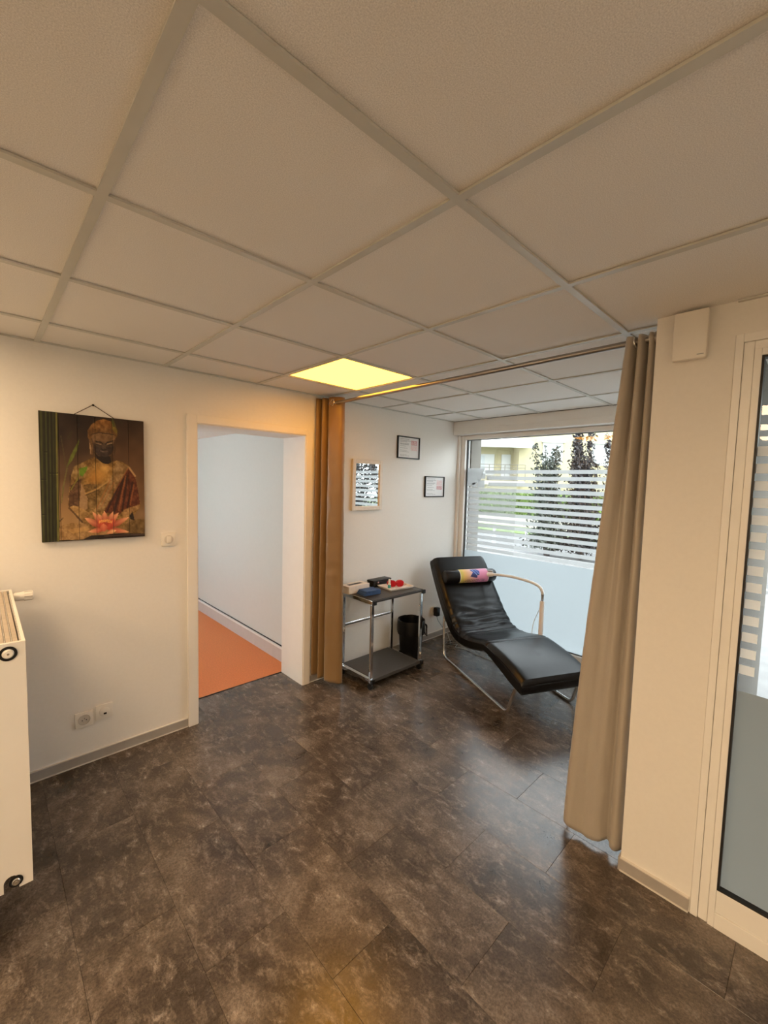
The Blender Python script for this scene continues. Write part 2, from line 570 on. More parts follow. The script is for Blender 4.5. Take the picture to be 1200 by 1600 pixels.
# ---- walls
DX0, DX1, DZ = 1.0, 1.845, 2.0
wl = MB()
wl.box(XBACK, DX0, YA, YA2, 0, CEIL + .12)
wl.box(DX1, XB + 0.1, YA, YA2, 0, CEIL + .12)
wl.box(DX0, DX1, YA, YA2, DZ, CEIL + .12)
wl.build('wall_left', WALL, kind='structure')
# far wall round the alcove window
wf = MB()
wf.box(XB - 0.02, XB + 0.25, YP - 0.3, YA, 2.24, CEIL + .12)
wf.build('wall_front', WALL, kind='structure')
MB().box(XB + 0.066, XB + 0.25, YA - 0.085, YA2, 0, 2.24).build('wall_reveal', EXTW, kind='structure')
# pillar and the alcove's side wall, lintel over the tall glazing
wr = MB()
wr.box(XC, XB + 0.25, YQ + 0.02, YP, 0, CEIL + .12)
wr.box(XC, XC + 0.25, YQ, YQ + 0.02, 0, CEIL + .12)
wr.build('wall_right', WALL, kind='structure')
MB().box(XC + 0.25, XB + 0.27, YQ, YQ + 0.0195, 0, CEIL + .12).build('wall_outer', EXTW, kind='structure')
MB().box(XC, XC + 0.25, YBACK, YQ, 2.195, CEIL + .12).build('wall_lintel', WALL, kind='structure')
MB().box(XBACK - 0.2, XBACK, YBACK - .2, YA2, 0, CEIL + .12).build('wall_back', WALL, kind='structure')
MB().box(XBACK, XC + .25, YBACK - 0.2, YBACK, 0, CEIL + .12).build('wall_side', WALL, kind='structure')
MB().box(-0.14, -0.045, 1.80, YA, 0, 1.16).build('wall_partition_lowered', WALL, kind='structure')  # unseen partition, kept low so the added panels light the doorway wall
# outer roof so that no daylight leaks in
MB().box(XBACK - .3, XB + .25, YBACK - .3, YA2, CEIL + .12, CEIL + .25).build('roof', EXTW, kind='structure')

# ---- corridor behind the doorway
cx1 = 1.95
wc = MB()
wc.box(cx1, cx1 + 0.15, YA2, 6.8, 0, 2.4)
wc.build('wall_corridor_right', CORR, kind='structure')
wc = MB()
wc.box(-0.75, cx1 + .15, 6.6, 6.8, 0, 2.4)
wc.box(-0.75, -0.6, YA2, 3.9, 0, 2.4).box(-0.75, -0.6, 5.7, 6.6, 0, 2.4).box(-0.75, -0.6, 3.9, 5.7, 0, 0.85).box(-0.75, -0.6, 3.9, 5.7, 2.0, 2.4)
wc.build('wall_corridor_left', CORR, kind='structure')
MB().box(-0.75, cx1, YA2, 6.8, 2.115, 2.4).build('ceiling_corridor', TILEW, kind='structure')
w3 = MB()
w3.box(-0.72, -0.66, 3.9, 3.96, 0.85, 2.0).box(-0.72, -0.66, 5.64, 5.7, 0.85, 2.0).box(-0.72, -0.66, 3.96, 5.64, 0.85, 0.91).box(-0.72, -0.66, 3.96, 5.64, 1.94, 2.0).box(-0.72, -0.66, 4.77, 4.83, 0.91, 1.94)
w3 = w3.build('window_3', PVC, kind='structure')
MB().box(-0.695, -0.69, 3.96, 4.77, 0.91, 1.94).build('pane', GLASS, w3)
MB().box(-0.695, -0.69, 4.83, 5.64, 0.91, 1.94).build('pane', GLASS, w3)
bc = MB().box(cx1 - 0.022, cx1, YA2, 6.6, 0, 0.118).build('baseboard_corridor', mat('corridor_plinth', (0.60, 0.56, 0.53), 0.4, noise_scale=15, noise_amt=0.03), kind='structure')
MB().box(cx1 - 0.026, cx1, YA2, 6.6, 0.118, 0.132).build('top_bead', PVC, bc)
MB().box(cx1 - 0.008, cx1, YA2, 6.6, 0.132, 0.139).build('black_joint', BLKP, bc)  # black joint line above the plinth's white bead

# ---- door lining and casing
tr = MB()
tr.box(DX0, DX0 + 0.018, YA - 0.012, YA2, 0, DZ - 0.016)
tr.build('trim_1', TRIM, kind='structure')
tr = MB().box(DX1 - 0.018, DX1, YA - 0.012, YA2, 0, DZ - 0.016).build('trim_2', TRIM, kind='structure')
tr = MB().box(DX0, DX1, YA - 0.012, YA2, DZ - 0.016, DZ).build('trim_3', TRIM, kind='structure')
def casing(n, *b):
    MB().box(*b, bev=0.0035).build(n, TRIM, kind='structure')
casing('trim_4', DX0 - 0.048, DX0 + 0.012, YA - 0.02, YA, 0, DZ + 0.042)
casing('trim_5', DX1 - 0.012, DX1 + 0.048, YA - 0.02, YA, 0, DZ + 0.042)
casing('trim_6', DX0 + 0.012, DX1 - 0.012, YA - 0.02, YA, DZ - 0.01, DZ + 0.042)

# ---- baseboards
def baseboard(n, x0, x1, y0, y1, side):
    """side: which face looks into the room"""
    o = MB().box(x0, x1, y0, y1, 0.006, 0.056).build(n, BASE, kind='structure')
    e = 0.003
    if side == 'y':
        MB().box(x0, x1, y0 - e, y1, 0, 0.006).build('bead', BEAD, o)
        MB().box(x0, x1, y0 - e, y1, 0.056, 0.061).build('bead', BEAD, o)
    else:
        MB().box(x0 - e, x1, y0, y1, 0, 0.006).build('bead', BEAD, o)
        MB().box(x0 - e, x1, y0, y1, 0.056, 0.061).build('bead', BEAD, o)
    return o
baseboard('baseboard_left', -0.04, DX0 - 0.05, YA - 0.008, YA, 'y')
baseboard('baseboard_alcove', DX1 + 0.05, XB - 0.1, YA - 0.008, YA, 'y')
baseboard('baseboard_right', XC - 0.008, XC, YQ + 0.004, YP, 'x')
MB().box(XC - 0.008, XB - 0.1, YP, YP + 0.008, 0, 0.06).build('baseboard_pillar', BASE, kind='structure')

# ---- alcove window (window_1)
GY0, GY1, GZ0, GZ1 = 0.62, 2.738, 0.135, 2.125
fx0, fx1 = XB - 0.045, XB + 0.045
w1 = MB()
w1.box(fx0, fx1, GY1, YA - 0.03, 0.03, 2.17, 0.004)
w1.box(fx0, fx1, YP + 0.02, GY0, 0.03, 2.17, 0.004)
w1.box(fx0, fx1, GY0, GY1, GZ1, 2.17, 0.004)
w1.box(fx0, fx1, GY0, GY1, 0.03, GZ0, 0.004)
w1 = w1.build('window_1', PVC, kind='structure')
o_ = MB()
o_.box(fx0 - 0.03, fx1 + 0.02, YA - 0.03, YA, 0, 2.17, 0.003)
o_.box(fx0 - 0.03, fx1 + 0.02, YP, YP + 0.02, 0, 2.17, 0.003)
o_.box(fx0 - 0.03, fx1 + 0.02, YP + 0.02, YA - 0.03, 0, 0.03, 0.003)
o_.box(XB, fx1 + 0.02, YP + 0.02, YA - 0.03, 2.17, 2.24, 0.003)
o_.build('outer_frame', PVC, w1)
MB().box(XE, XB - 0.02, YP, YA, 2.172, CEIL + 0.004, 0.006).build('shutter_box', PVC, w1)
MB().box(XE - 0.0025, XE, YP, YA, 2.225, 2.228).build('box_bead', PVC, w1)
MB().box(XB - 0.012, XB + 0.012, GY1 - 0.012, GY1, GZ0, GZ1).build('gasket', GASKET, w1)
MB().box(XB - 0.012, XB + 0.012, GY0, GY1 - 0.012, GZ0, GZ0 + 0.008).build('gasket', GASKET, w1)
MB().box(XB - 0.012, XB + 0.012, GY0, GY1 - 0.012, GZ1 - 0.005, GZ1).build('gasket', GASKET, w1)
MB().box(XB - 0.003, XB + 0.003, GY0, GY1 - 0.012, GZ0 + 0.008, GZ1 - 0.005).build('pane', GLASS, w1)
fy1 = GY1 - 0.014
fxi = XB - 0.0042
def film(y0, y1, z0, z1, nm, mt, x=fxi, par=None):
    MB().quad((x, y0, z0), (x, y1, z0), (x, y1, z1), (x, y0, z1)).build(nm, mt, par or w1)
film(GY0, fy1, GZ0 + 0.008, 0.932, 'frosted_sheet', FROST)
P_ = 0.0628
for k in range(14):
    zt = 1.800 - P_ * k
    y1 = fy1 - 0.012
    if 0 <= k <= 2:
        y1 = 2.50 - (0.0, 0.02, 0.04)[k]
    film(GY0, y1, zt - 0.036, zt, 'frosted_stripe', FROST2)
film(2.135, fy1, 0.932, 1.80, 'washout_haze', HAZE, fxi - 0.0006)  # added layer that paints the glare over this side of the pane
# motif of squares at the upper left of the stripes
def fpoly(pts, nm='frosted_square'):
    MB().poly([(fxi - 0.0012, y, z) for y, z in pts]).build(nm, FROST2, w1)
fpoly([(2.722, 1.822), (2.508, 1.822), (2.552, 1.70), (2.60, 1.668), (2.645, 1.64), (2.722, 1.628)])
fpoly([(2.655, 1.668), (2.612, 1.668), (2.612, 1.622), (2.655, 1.622)])
fpoly([(2.585, 1.695), (2.505, 1.695), (2.505, 1.615), (2.585, 1.615)])
fpoly([(2.545, 1.765), (2.498, 1.765), (2.498, 1.712), (2.545, 1.712)])

# ---- tall glazing beside the pillar (window_2)
hz0, hz1 = 0.146, 2.112
xg = XC + 0.03
yend = YBACK + 0.01
w2 = MB()
steps = ((0.262, 0.238, XC - 0.004), (0.238, 0.208, XC + 0.002), (0.208, 0.187, XC - 0.003))
for (ya, yb, xf) in steps:
    w2.box(xf, XC + 0.07, yb, ya - 0.0008, 0.0, {0.262: 2.195, 0.238: 2.1648, 0.208: 2.1358}[ya], 0.002)
w2.box(XC - 0.004, XC + 0.07, yend, 0.238, 2.165, 2.195, 0.002)
w2.box(XC + 0.002, XC + 0.07, yend, 0.208, 2.136, 2.1645, 0.002)
w2.box(XC - 0.003, XC + 0.07, yend, 0.187, 2.112, 2.135, 0.002)
w2.box(XC - 0.004, XC + 0.07, yend, 0.187, 0.0, 0.060, 0.002)
w2.box(XC + 0.002, XC + 0.07, yend, 0.187, 0.061, 0.146, 0.002)
mull = ((-0.86, -0.74), (-1.80, -1.68), (yend, YBACK + 0.09))  # bays beyond the first mullion are added, unseen, to admit daylight
for (a, b) in mull:
    w2.box(XC - 0.004, XC + 0.07, a, b, 0.147, 2.111, 0.002)
w2 = w2.build('window_2', PVC, kind='structure')
xf2 = xg - 0.0042
for (p0, p1) in ((-0.74, 0.187), (-1.68, -0.86), (YBACK + 0.09, -1.80)):
    g2 = MB()
    g2.box(XC + 0.004, xg + .01, p1 - 0.007, p1, hz0, hz1).box(XC + 0.004, xg + .01, p0, p0 + 0.007, hz0, hz1).box(XC + 0.004, xg + .01, p0 + 0.007, p1 - 0.007, hz0, hz0 + 0.007).box(XC + 0.004, xg + .01, p0 + 0.007, p1 - 0.007, hz1 - 0.007, hz1)
    g2.build('gasket', GASKET, w2)
    MB().box(xg - 0.003, xg + 0.003, p0 + 0.007, p1 - 0.007, hz0 + 0.007, hz1 - 0.007).build('pane', GLASS, w2)
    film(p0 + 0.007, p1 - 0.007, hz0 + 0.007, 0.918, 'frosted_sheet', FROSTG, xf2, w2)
    for k in range(14):
        zt = 1.802 - 0.0605 * k
        if zt < 0.95: break
        y0 = p1 - 0.05
        if k in (0, 4):
            y0 = p1 - 0.127
        film(y0, p1 - 0.007, zt - 0.034, zt, 'frosted_square', FROSTS, xf2, w2)

# ================================================================== OUTSIDE
MB().box(XC + 0.25, XB + 0.25, -5.0, YQ, CEIL + 0.02, CEIL + 0.3).build('ceiling_porch', EXTW, kind='structure')
MB().box(XC + 0.25, XB + 0.25, -3.3, -3.1, -0.06, CEIL + 0.02).build('wall_porch', EXTW, kind='structure')
pav = MB().box(XC + 0.25, 9.55, -14, YQ, -0.3, -0.06).box(XB + 0.06, 9.55, YQ, 24, -0.3, -0.06).build('pavement', PAVE, kind='structure')
kb = thing('kerb', 'pale stone kerb along the far side of the pavement outside', 'kerb', (9.65, 4, -0.06))
for i in range(-4, 16):
    MB().box(9.55, 9.7, i * 1.0 + 0.005, i * 1.0 + 0.995, -0.2, 0.0, 0.01).build('kerb_stone', KERB, kb)
MB().box(9.7, 14.2, -20, 30, -0.3, -0.09).build('road', ASPH, kind='structure')
MB().box(14.2, 60, -30, 60, -0.3, -0.06).build('lawn_ground', GRASS, kind='structure')
lw = MB().box(16.4, 16.65, 7.9, 16.0, -0.06, 0.30, 0.01).box(16.4, 16.65, -2, 7.9, -0.06, 0.30, 0.01)
tag(lw.build('garden_wall', CREAMW), 'low pale garden wall below the green hedge across the street', 'wall')
def leaf_cloud(b, n, sampler, size, seed):
    rnd = random.Random(seed)
    bm = b.bm
    for _ in range(n):
        c = Vector(sampler(rnd))
        s = size * rnd.uniform(0.6, 1.3)
        a = Vector((rnd.uniform(-1, 1), rnd.uniform(-1, 1), rnd.uniform(-1, 1))).normalized()
        t = a.orthogonal().normalized()
        q = a.cross(t)
        bm.faces.new([bm.verts.new(c + t * s), bm.verts.new(c + q * s * .5), bm.verts.new(c - t * s), bm.verts.new(c - q * s * .5)])
hd = thing('hedge', 'clipped bright green hedge behind the low garden wall', 'hedge', (17.6, 9.5, 0))
hb = MB()
hb.box(17.2, 18.2, 4.5, 14.2, -0.06, 1.2)
hb.build('hedge_core', HEDGE, hd)
hl = MB()
def hs(r):
    f = r.random()
    y = r.uniform(4.4, 14.3)
    if f < .6: return (17.2 + r.uniform(-.12, .04), y, r.uniform(0, 1.3))
    return (r.uniform(17.1, 18.2), y, 1.25 + r.uniform(-.08, .1))
leaf_cloud(hl, 7000, hs, 0.07, 3)
hl.build('hedge_leaves', HEDGE, hd)['kind'] = 'stuff'
# purple shrubs with upright branches
def shrub(x, y, h, w, seed, label, mt, n=2600):
    rnd = random.Random(seed)
    t = thing('purple_shrub', label, 'shrub', (x, y, -0.08), 'shrubs across the street')
    br = MB(); lv = MB()
    stems = []
    for k in range(11):
        a = rnd.uniform(0, 6.28); d = w * rnd.uniform(0.15, 1.15)
        top = Vector((x + math.cos(a) * d, y + math.sin(a) * d, h * rnd.uniform(0.72, 1.05)))
        base = Vector((x + math.cos(a) * d * .2, y + math.sin(a) * d * .2, -0.08))
        stems.append((base, top))
        br.tube([base, base.lerp(top, .5) + Vector((rnd.uniform(-.05, .05), rnd.uniform(-.05, .05), 0)), top], [0.022, 0.015, 0.005], 5)
    def smp(r):
        b_, t_ = stems[r.randrange(len(stems))]
        f = r.random() ** 1.1
        p = b_.lerp(t_, 0.08 + 0.92 * f)
        s = 0.24 * (1 - f) ** 1.5 + 0.045
        return (p.x + r.gauss(0, s), p.y + r.gauss(0, s), max(0.05, p.z + r.gauss(0, .05)))
    leaf_cloud(lv, n, smp, 0.048, seed + 50)
    br.build('stems', BARK, t)
    lv.build('foliage', mt, t)['kind'] = 'stuff'
shrub(10.3, 4.75, 2.6, 0.40, 11, 'grey-green upright shrub at the left end of the street shrubs', GRNL, 4600)
shrub(10.55, 4.05, 3.0, 0.45, 12, 'dark purple-leaved shrub next to the leftmost grey-green street shrub', PURP, 6000)
shrub(10.8, 3.25, 3.1, 0.5, 13, 'dark purple-leaved shrub just left of the beige curtain edge', PURP, 6000)
shrub(10.9, 2.3, 3.1, 0.55, 14, 'dark purple-leaved shrub hidden behind the beige curtain', PURP, 5000)
for k, (x, y, w_) in enumerate(((8.6, -3.0, 'nearest'), (8.2, -4.6, 'middle'), (9.4, -6.4, 'farthest'))):
    shrub(x, y, 3.0, 0.75, 20 + k, 'dark shrub seen only in the wall mirror, the %s of three' % w_, PURP, 9000)
for k, y in enumerate((5.6, 6.6)):
    b = MB().tube([(10.76, y, -0.09), (10.76, y, 0.42)], 0.035, 10)
    t = thing('bollard', ('white street bollard nearer the purple shrubs', 'white street bollard farther from the purple shrubs')[k], 'bollard', (10.76, y, -0.09), 'bollards at the road edge')
    b.build('post', SHUT, t, smooth=True)
    MB().lathe([(0.0, 0.05), (0.028, 0.04), (0.04, 0.0), (0.04, -0.02)], (10.76, y, 0.42)).build('cap', SHUT, t, smooth=True)
# cream house across the street, its front turned to the viewpoint
hz = thing('cream_house', 'cream rendered house with terrace railing across the street', 'house', (25, 13.5, 0))
bl = Vector((22.6, 15.9, 0)); brt = Vector((25.2, 13.45, 0)); ax = (brt - bl).normalized(); nn = Vector((-ax.y, ax.x, 0))
if nn.dot(Vector((1, 1, 0))) < 0: nn = -nn
def hp(s, d, z): return bl + ax * s + nn * d + Vector((0, 0, z))
def hbox(b, s0, s1, d0, d1, z0, z1):
    vs_ = [b.bm.verts.new(hp(s, d, z)) for s in (s0, s1) for d in (d0, d1) for z in (z0, z1)]
    for f in ((0, 1, 3, 2), (4, 6, 7, 5), (0, 4, 5, 1), (2, 3, 7, 6), (0, 2, 6, 4), (1, 5, 7, 3)):
        b.bm.faces.new([vs_[i] for i in f])
    return b
hbox(MB(), 3.3, 16, 0.4, 8, -0.06, 6.2).build('main_wall', CREAM, hz)
hbox(MB(), -3, 3.3, 1.6, 8, -0.06, 4.3).build('wing_wall', CREAM, hz)
hbox(MB(), -0.5, 0.4, 1.55, 1.6, 2.0, 3.95).build('wall_panel', PEACH, hz)
wi = hbox(MB(), 0.8, 2.0, 1.5, 1.6, 2.35, 3.75).build('window', SHUT, hz)
hbox(MB(), 0.9, 1.35, 1.46, 1.5, 2.45, 3.65).build('pane', GREYP, wi)
wi = hbox(MB(), 2.5, 3.1, 1.5, 1.6, 2.2, 3.75).build('window', SHUT, hz)
hbox(MB(), -3.2, 3.6, -0.1, 1.6, 1.72, 1.95).build('terrace_slab', CREAMW, hz)
hbox(MB(), -3.2, 3.3, 0.2, 1.6, -0.06, 1.72).build('terrace_wall', CREAM, hz)
rl = MB()
for z in (2.25, 2.55, 2.80, 3.0):
    rl.tube([hp(-3.2, -0.05, z), hp(3.6, -0.05, z)], 0.022, 6)
rl.build('rail', RAILM, hz)
for s in (-3.2, -2, -0.8, 0.3, 1.3, 2.3, 3.1, 3.6):
    MB().tube([hp(s, -0.05, 1.9), hp(s, -0.05, 3.0)], 0.025, 6).build('rail_post', RAILM, hz)
ro = MB()
for a, b, c, d in ((hp(-4, -0.5, 4.2), hp(3.9, -0.5, 4.2), hp(3.3, 4, 5.6), hp(-4, 4, 5.6)),):
    ro.prism([a, b, c, d], (0, 0, 0.22))
ro.build('roof', mat('pale_roof', (0.44, 0.42, 0.4), 0.8, noise_scale=3), hz)
hbox(MB(), -4, 3.9, -0.55, -0.45, 4.05, 4.3).build('gutter', SHUT, hz)
for (s0, s1, z0, z1) in ((4.8, 6.1, 3.1, 4.5), (8.0, 9.3, 3.1, 4.5), (11.5, 12.8, 3.1, 4.5), (4.8, 6.1, 0.4, 1.6)):
    wi = hbox(MB(), s0, s1, 0.34, 0.4, z0, z1).build('window', SHUT, hz)
    hbox(MB(), s0 + .1, s1 - .1, 0.32, 0.34, z0 + .1, z1 - .1).build('pane', GREYP, wi)
    hbox(MB(), s0 - .1, s1 + .1, 0.25, 0.4, z1, z1 + .1).build('lintel', CREAMW, wi)
# building opposite the tall glazing
oh = thing('far_block', 'pale block seen through the tall right glazing', 'building', (30, -6, 0))
MB().box(30, 38, -16, 4.0, -0.06, 7).build('block_wall', CREAMW, oh)
for k in range(5):
    wi = MB().box(29.95, 30, -14 + 3.6 * k, -12.6 + 3.6 * k, 1.0, 2.6).build('window', SHUT, oh)
    MB().box(29.93, 29.95, -13.9 + 3.6 * k, -12.7 + 3.6 * k, 1.1, 2.5).build('pane', GREYP, wi)

# ================================================================== FURNITURE
# ---- radiator (end face towards the viewpoint)
t = thing('radiator', 'white panel radiator standing at the left edge, end plate towards us', 'radiator', (0.045, 2.25, 0))
rx0, rx1, ry0, ry1, rz0, rz1 = -0.012, 0.097, 1.835, 2.70, 0.215, 1.072
MB().box(rx1 - 0.014, rx1, ry0 + 0.004, ry1 - 0.004, rz0 + 0.0, rz1 - 0.012, 0.004).build('front_panel', RADW, t)
MB().box(rx0, rx0 + 0.014, ry0 + 0.004, ry1 - 0.004, rz0 + 0.0, rz1 - 0.012, 0.004).build('rear_panel', RADW, t)
def end_plate(y):
    b = MB()
    # sheet end plate with a round notch at the bottom
    pts = [(rx0, rz0 + 0.0), (rx0 + 0.032, rz0)]
    for k in range(9):
        a = math.pi - math.pi * k / 8
        pts.append((rx0 + 0.052 + 0.02 * math.cos(a), rz0 + 0.03 + 0.022 * math.sin(a)))
    pts += [(rx0 + 0.072, rz0), (rx1, rz0), (rx1, rz1), (rx0, rz1)]
    b.prism([(x, y, z) for x, z in pts], (0, 0.004, 0))
    return b.build('end_plate', RADW, t)
end_plate(ry0); end_plate(ry1 - 0.004)
for (zc, r) in ((1.044, 0.0145), (0.243, 0.0125)):
    MB().lathe([(0.024 if zc > 1 else 0.019, 0.0), (0.024 if zc > 1 else 0.019, -0.004), (0.016 if zc > 1 else 0.013, -0.004), (0.016 if zc > 1 else 0.013, 0.0)], (0.052, ry0, zc), 'y', 24).build('plug_ring', BLKP, t, smooth=True)
    pl = MB().lathe([(0.016 if zc > 1 else 0.013, 0.001), (0.0155 if zc > 1 else 0.0125, -0.005), (0.012 if zc > 1 else 0.01, -0.009), (0.0, -0.009)], (0.052, ry0, zc), 'y', 20).build('plug', (PLAST if zc > 1 else SATIN), t, smooth=True)
    MB().lathe([(0.0035, -0.0088), (0.0035, -0.0096), (0.0, -0.0096)], (0.052, ry0, zc), 'y', 12).build('bleed_screw', SATIN, pl, smooth=True)
fr = MB()
fr.box(rx0, rx0 + 0.010, ry0, ry1, rz1, rz1 + 0.006).box(rx1 - 0.010, rx1, ry0, ry1, rz1, rz1 + 0.006).box(rx0 + .01, rx1 - .01, ry0, ry0 + 0.014, rz1, rz1 + 0.006).box(rx0 + .01, rx1 - .01, ry1 - 0.014, ry1, rz1, rz1 + 0.006)
gr = fr.build('top_grille', RADW, t)
for x in (0.012, 0.030, 0.048, 0.066):
    MB().box(x, x + 0.013, ry0 + 0.014, ry1 - 0.014, rz1 - 0.004, rz1 + 0.001).build('grille_slat', mat('grille_tan', (0.52, 0.45, 0.36), 0.5, noise_scale=30), gr)
for x in (0.0265, 0.0445, 0.0625):
    b = MB()
    y = ry0 + 0.02
    while y < ry1 - 0.03:
        b.box(x, x + 0.002, y, y + 0.012, rz1 - 0.002, rz1 + 0.002)
        y += 0.017
    b.build('grille_teeth', RADW, gr)['kind'] = 'stuff'
v = MB().tube([(0.085, 2.735, 1.03), (0.105, 2.735, 1.03)], 0.013, 12).build('valve_body', CHROME, t, smooth=True)
MB().tube([(0.085, 2.735, 1.03), (0.085, 2.735, 0.6), (0.05, 2.735, 0.0)], 0.008, 8).build('feed_pipe', RADW, t, smooth=True)
hd_ = MB().lathe([(0.017, 0.0), (0.021, 0.006), (0.0215, 0.035), (0.0225, 0.037), (0.0225, 0.072), (0.019, 0.076), (0.0, 0.076)], (0.105, 2.735, 1.03), 'x', 20).build('thermostat_head', PLAST, t, smooth=True)
for k in range(10):
    a = 2 * math.pi * k / 10
    MB().box(0.145, 0.176, 2.735 + .0215 * math.cos(a) - .002, 2.735 + .0215 * math.cos(a) + .002, 1.03 + .0215 * math.sin(a) - .002, 1.03 + .0215 * math.sin(a) + .002).build('grip_rib', (BASE if k % 2 else PLAST), hd_)

for (y, z) in ((2.0, 0.95), (2.52, 0.95), (2.0, 0.32), (2.52, 0.32)):
    MB().box(-0.0435, rx0 + 0.004, y, y + 0.03, z, z + 0.05, 0.002).build('bracket', RADW, t)

# ---- plank picture with statue print
def build_picture():
    px0, px1, pz0, pz1 = 0.226, 0.706, 1.285, 1.962
    yb, yf = YA - 0.006, YA - 0.026
    src = np.array([(45, 148), (1100, 250), (1108, 1395), (80, 1458)], float)      # corners of the print in drawing units
    dst = np.array([(0, 0), (1, 0), (1, 1), (0, 1)], float)
    A = []
    for (u, v_), (x, y) in zip(dst, src):
        A.append([u, v_, 1, 0, 0, 0, -x * u, -x * v_]); A.append([0, 0, 0, u, v_, 1, -y * u, -y * v_])
    h = np.linalg.solve(np.array(A), src.reshape(-1))
    NX, NZ = 31, 250
    t = thing('plank_picture', 'statue and lotus picture printed on dark wooden planks, hung by a cord', 'picture', ((px0 + px1) / 2, YA, pz0))
    M = attr_mat('plank_print', 0.55)
    U = []; 
    W = (px1 - px0) / 6
    def inpoly(X, Y, P):
        P = np.asarray(P, float); ins = np.zeros(X.shape, bool)
        j = len(P) - 1
        for i in range(len(P)):
            xi, yi = P[i]; xj, yj = P[j]
            c = ((yi > Y) != (yj > Y)) & (X < (xj - xi) * (Y - yi) / (yj - yi + 1e-9) + xi)
            ins ^= c; j = i
        return ins
    def vnoise(X, Y, s, seed):
        rs = np.random.RandomState(seed); G = rs.rand(64, 64)
        x = X / s; y = Y / s
        xi = np.floor(x).astype(int); yi = np.floor(y).astype(int)
        fx = x - xi; fy = y - yi
        fx = fx * fx * (3 - 2 * fx); fy = fy * fy * (3 - 2 * fy)
        g = lambda a, b: G[a % 64, b % 64]
        return (g(xi, yi) * (1 - fx) + g(xi + 1, yi) * fx) * (1 - fy) + (g(xi, yi + 1) * (1 - fx) + g(xi + 1, yi + 1) * fx) * fy
    def paint(X, Y):
        C = np.zeros(X.shape + (3,))
        t_ = np.clip((Y - 200) / 1150, 0, 1)[..., None]
        top = np.array([40, 24, 16.]); mid = np.array([92, 72, 54.]); bot = np.array([150, 128, 96.])
        C[:] = np.where(t_ < .5, top + (mid - top) * t_ * 2, mid + (bot - mid) * (t_ - .5) * 2)
        gl = np.exp(-((X - 1000) ** 2 + (Y - 620) ** 2) / 160000.)[..., None]; C += gl * np.array([32, 26, 18])
        gl = np.exp(-((X - 330) ** 2 + (Y - 1150) ** 2) / 60000.)[..., None]; C += gl * np.array([32, 28, 20])
        C += (vnoise(X, Y, 90, 1)[..., None] - .5) * 26
        def P(pts, col, k=1.0, tex=0, col2=None, ax=None):
            m_ = inpoly(X, Y, pts)
            c = np.ones(X.shape + (3,)) * np.array(col, float)
            if col2 is not None:
                (a0, a1) = ax[1:]
                f = np.clip(((Y if ax[0] == 'y' else X) - a0) / (a1 - a0), 0, 1)[..., None]
                c = c * (1 - f) + np.array(col2, float) * f
            if tex:
                c = c + ((vnoise(X, Y, 38, 5) - .5) * tex + (vnoise(X, Y, 14, 9) - .5) * tex * .8)[..., None]
            C[m_] = C[m_] * (1 - k) + c[m_] * k
        def line(a, b, w, col, k=1.0):
            a = np.array(a, float); b = np.array(b, float); d = b - a
            f = np.clip(((X - a[0]) * d[0] + (Y - a[1]) * d[1]) / (d @ d), 0, 1)
            q = np.hypot(X - a[0] - f * d[0], Y - a[1] - f * d[1]) < w
            C[q] = C[q] * (1 - k) + np.array(col, float) * k
        # lap and ground
        P([(250, 1300), (380, 1262), (560, 1285), (900, 1285), (1000, 1225), (1120, 1225), (1120, 1400), (240, 1450)], (158, 132, 92), 1, 40, (120, 100, 62), ('x', 700, 1000))
        P([(330, 1330), (520, 1300), (560, 1330), (380, 1370)], (185, 155, 105), .8, 20)
        # body
        P([(600, 608), (500, 655), (420, 700), (375, 770), (355, 880), (340, 1040), (345, 1110), (400, 1190), (480, 1260), (560, 1320), (900, 1300), (960, 1220), (1000, 1180), (1060, 1105), (1060, 1060), (1040, 940), (1015, 800), (960, 705), (880, 655), (830, 640), (750, 675), (690, 670)], (142, 118, 72), 1, 60)
        P([(400, 700), (480, 670), (540, 700), (520, 800), (440, 850), (370, 800)], (150, 132, 92), .7, 40)
        for (x, y, rx, ry, c, k) in ((660, 770, 130, 110, (196, 158, 86), .8), (600, 830, 100, 70, (186, 142, 70), .6), (710, 720, 50, 40, (214, 184, 120), .7)):
            f = np.exp(-(((X - x) / rx) ** 2 + ((Y - y) / ry) ** 2) * 1.4)[..., None] * k
            f = f * inpoly(X, Y, [(480, 680), (600, 620), (830, 650), (900, 700), (760, 900), (500, 890)])[..., None]
            C[:] = C * (1 - f) + np.array(c, float) * f
        P([(500, 890), (560, 880), (740, 880), (800, 840), (740, 980), (660, 1100), (540, 1150), (535, 1020)], (124, 104, 64), .75, 46)
        P([(372, 890), (470, 820), (465, 940), (448, 1098), (348, 1105), (342, 1010)], (92, 66, 46), .85, 40)
        P([(350, 800), (372, 770), (372, 900), (352, 900)], (70, 45, 32), .5)
        # gap between the arm and the chest
        P([(470, 868), (500, 930), (535, 1020), (532, 1120), (492, 1150), (452, 1098), (462, 960)], (165, 142, 112), 1, 16)
        # forearm
        P([(345, 1112), (400, 1090), (500, 1130), (570, 1180), (580, 1310), (480, 1262), (400, 1190)], (176, 150, 104), 1, 40, (128, 104, 66), ('y', 1130, 1270))
        line((350, 1115), (480, 1255), 9, (70, 48, 34), .6)
        line((510, 975), (640, 920), 7, (188, 162, 110), .8); line((640, 920), (740, 850), 7, (188, 162, 110), .8)
        line((512, 990), (650, 935), 4, (70, 50, 32), .6); line((500, 890), (560, 880), 5, (90, 64, 38), .7)
        # robe
        P([(830, 642), (945, 708), (870, 830), (770, 1010), (690, 1140), (600, 1150), (715, 980), (765, 830)], (150, 128, 92), .9, 44)
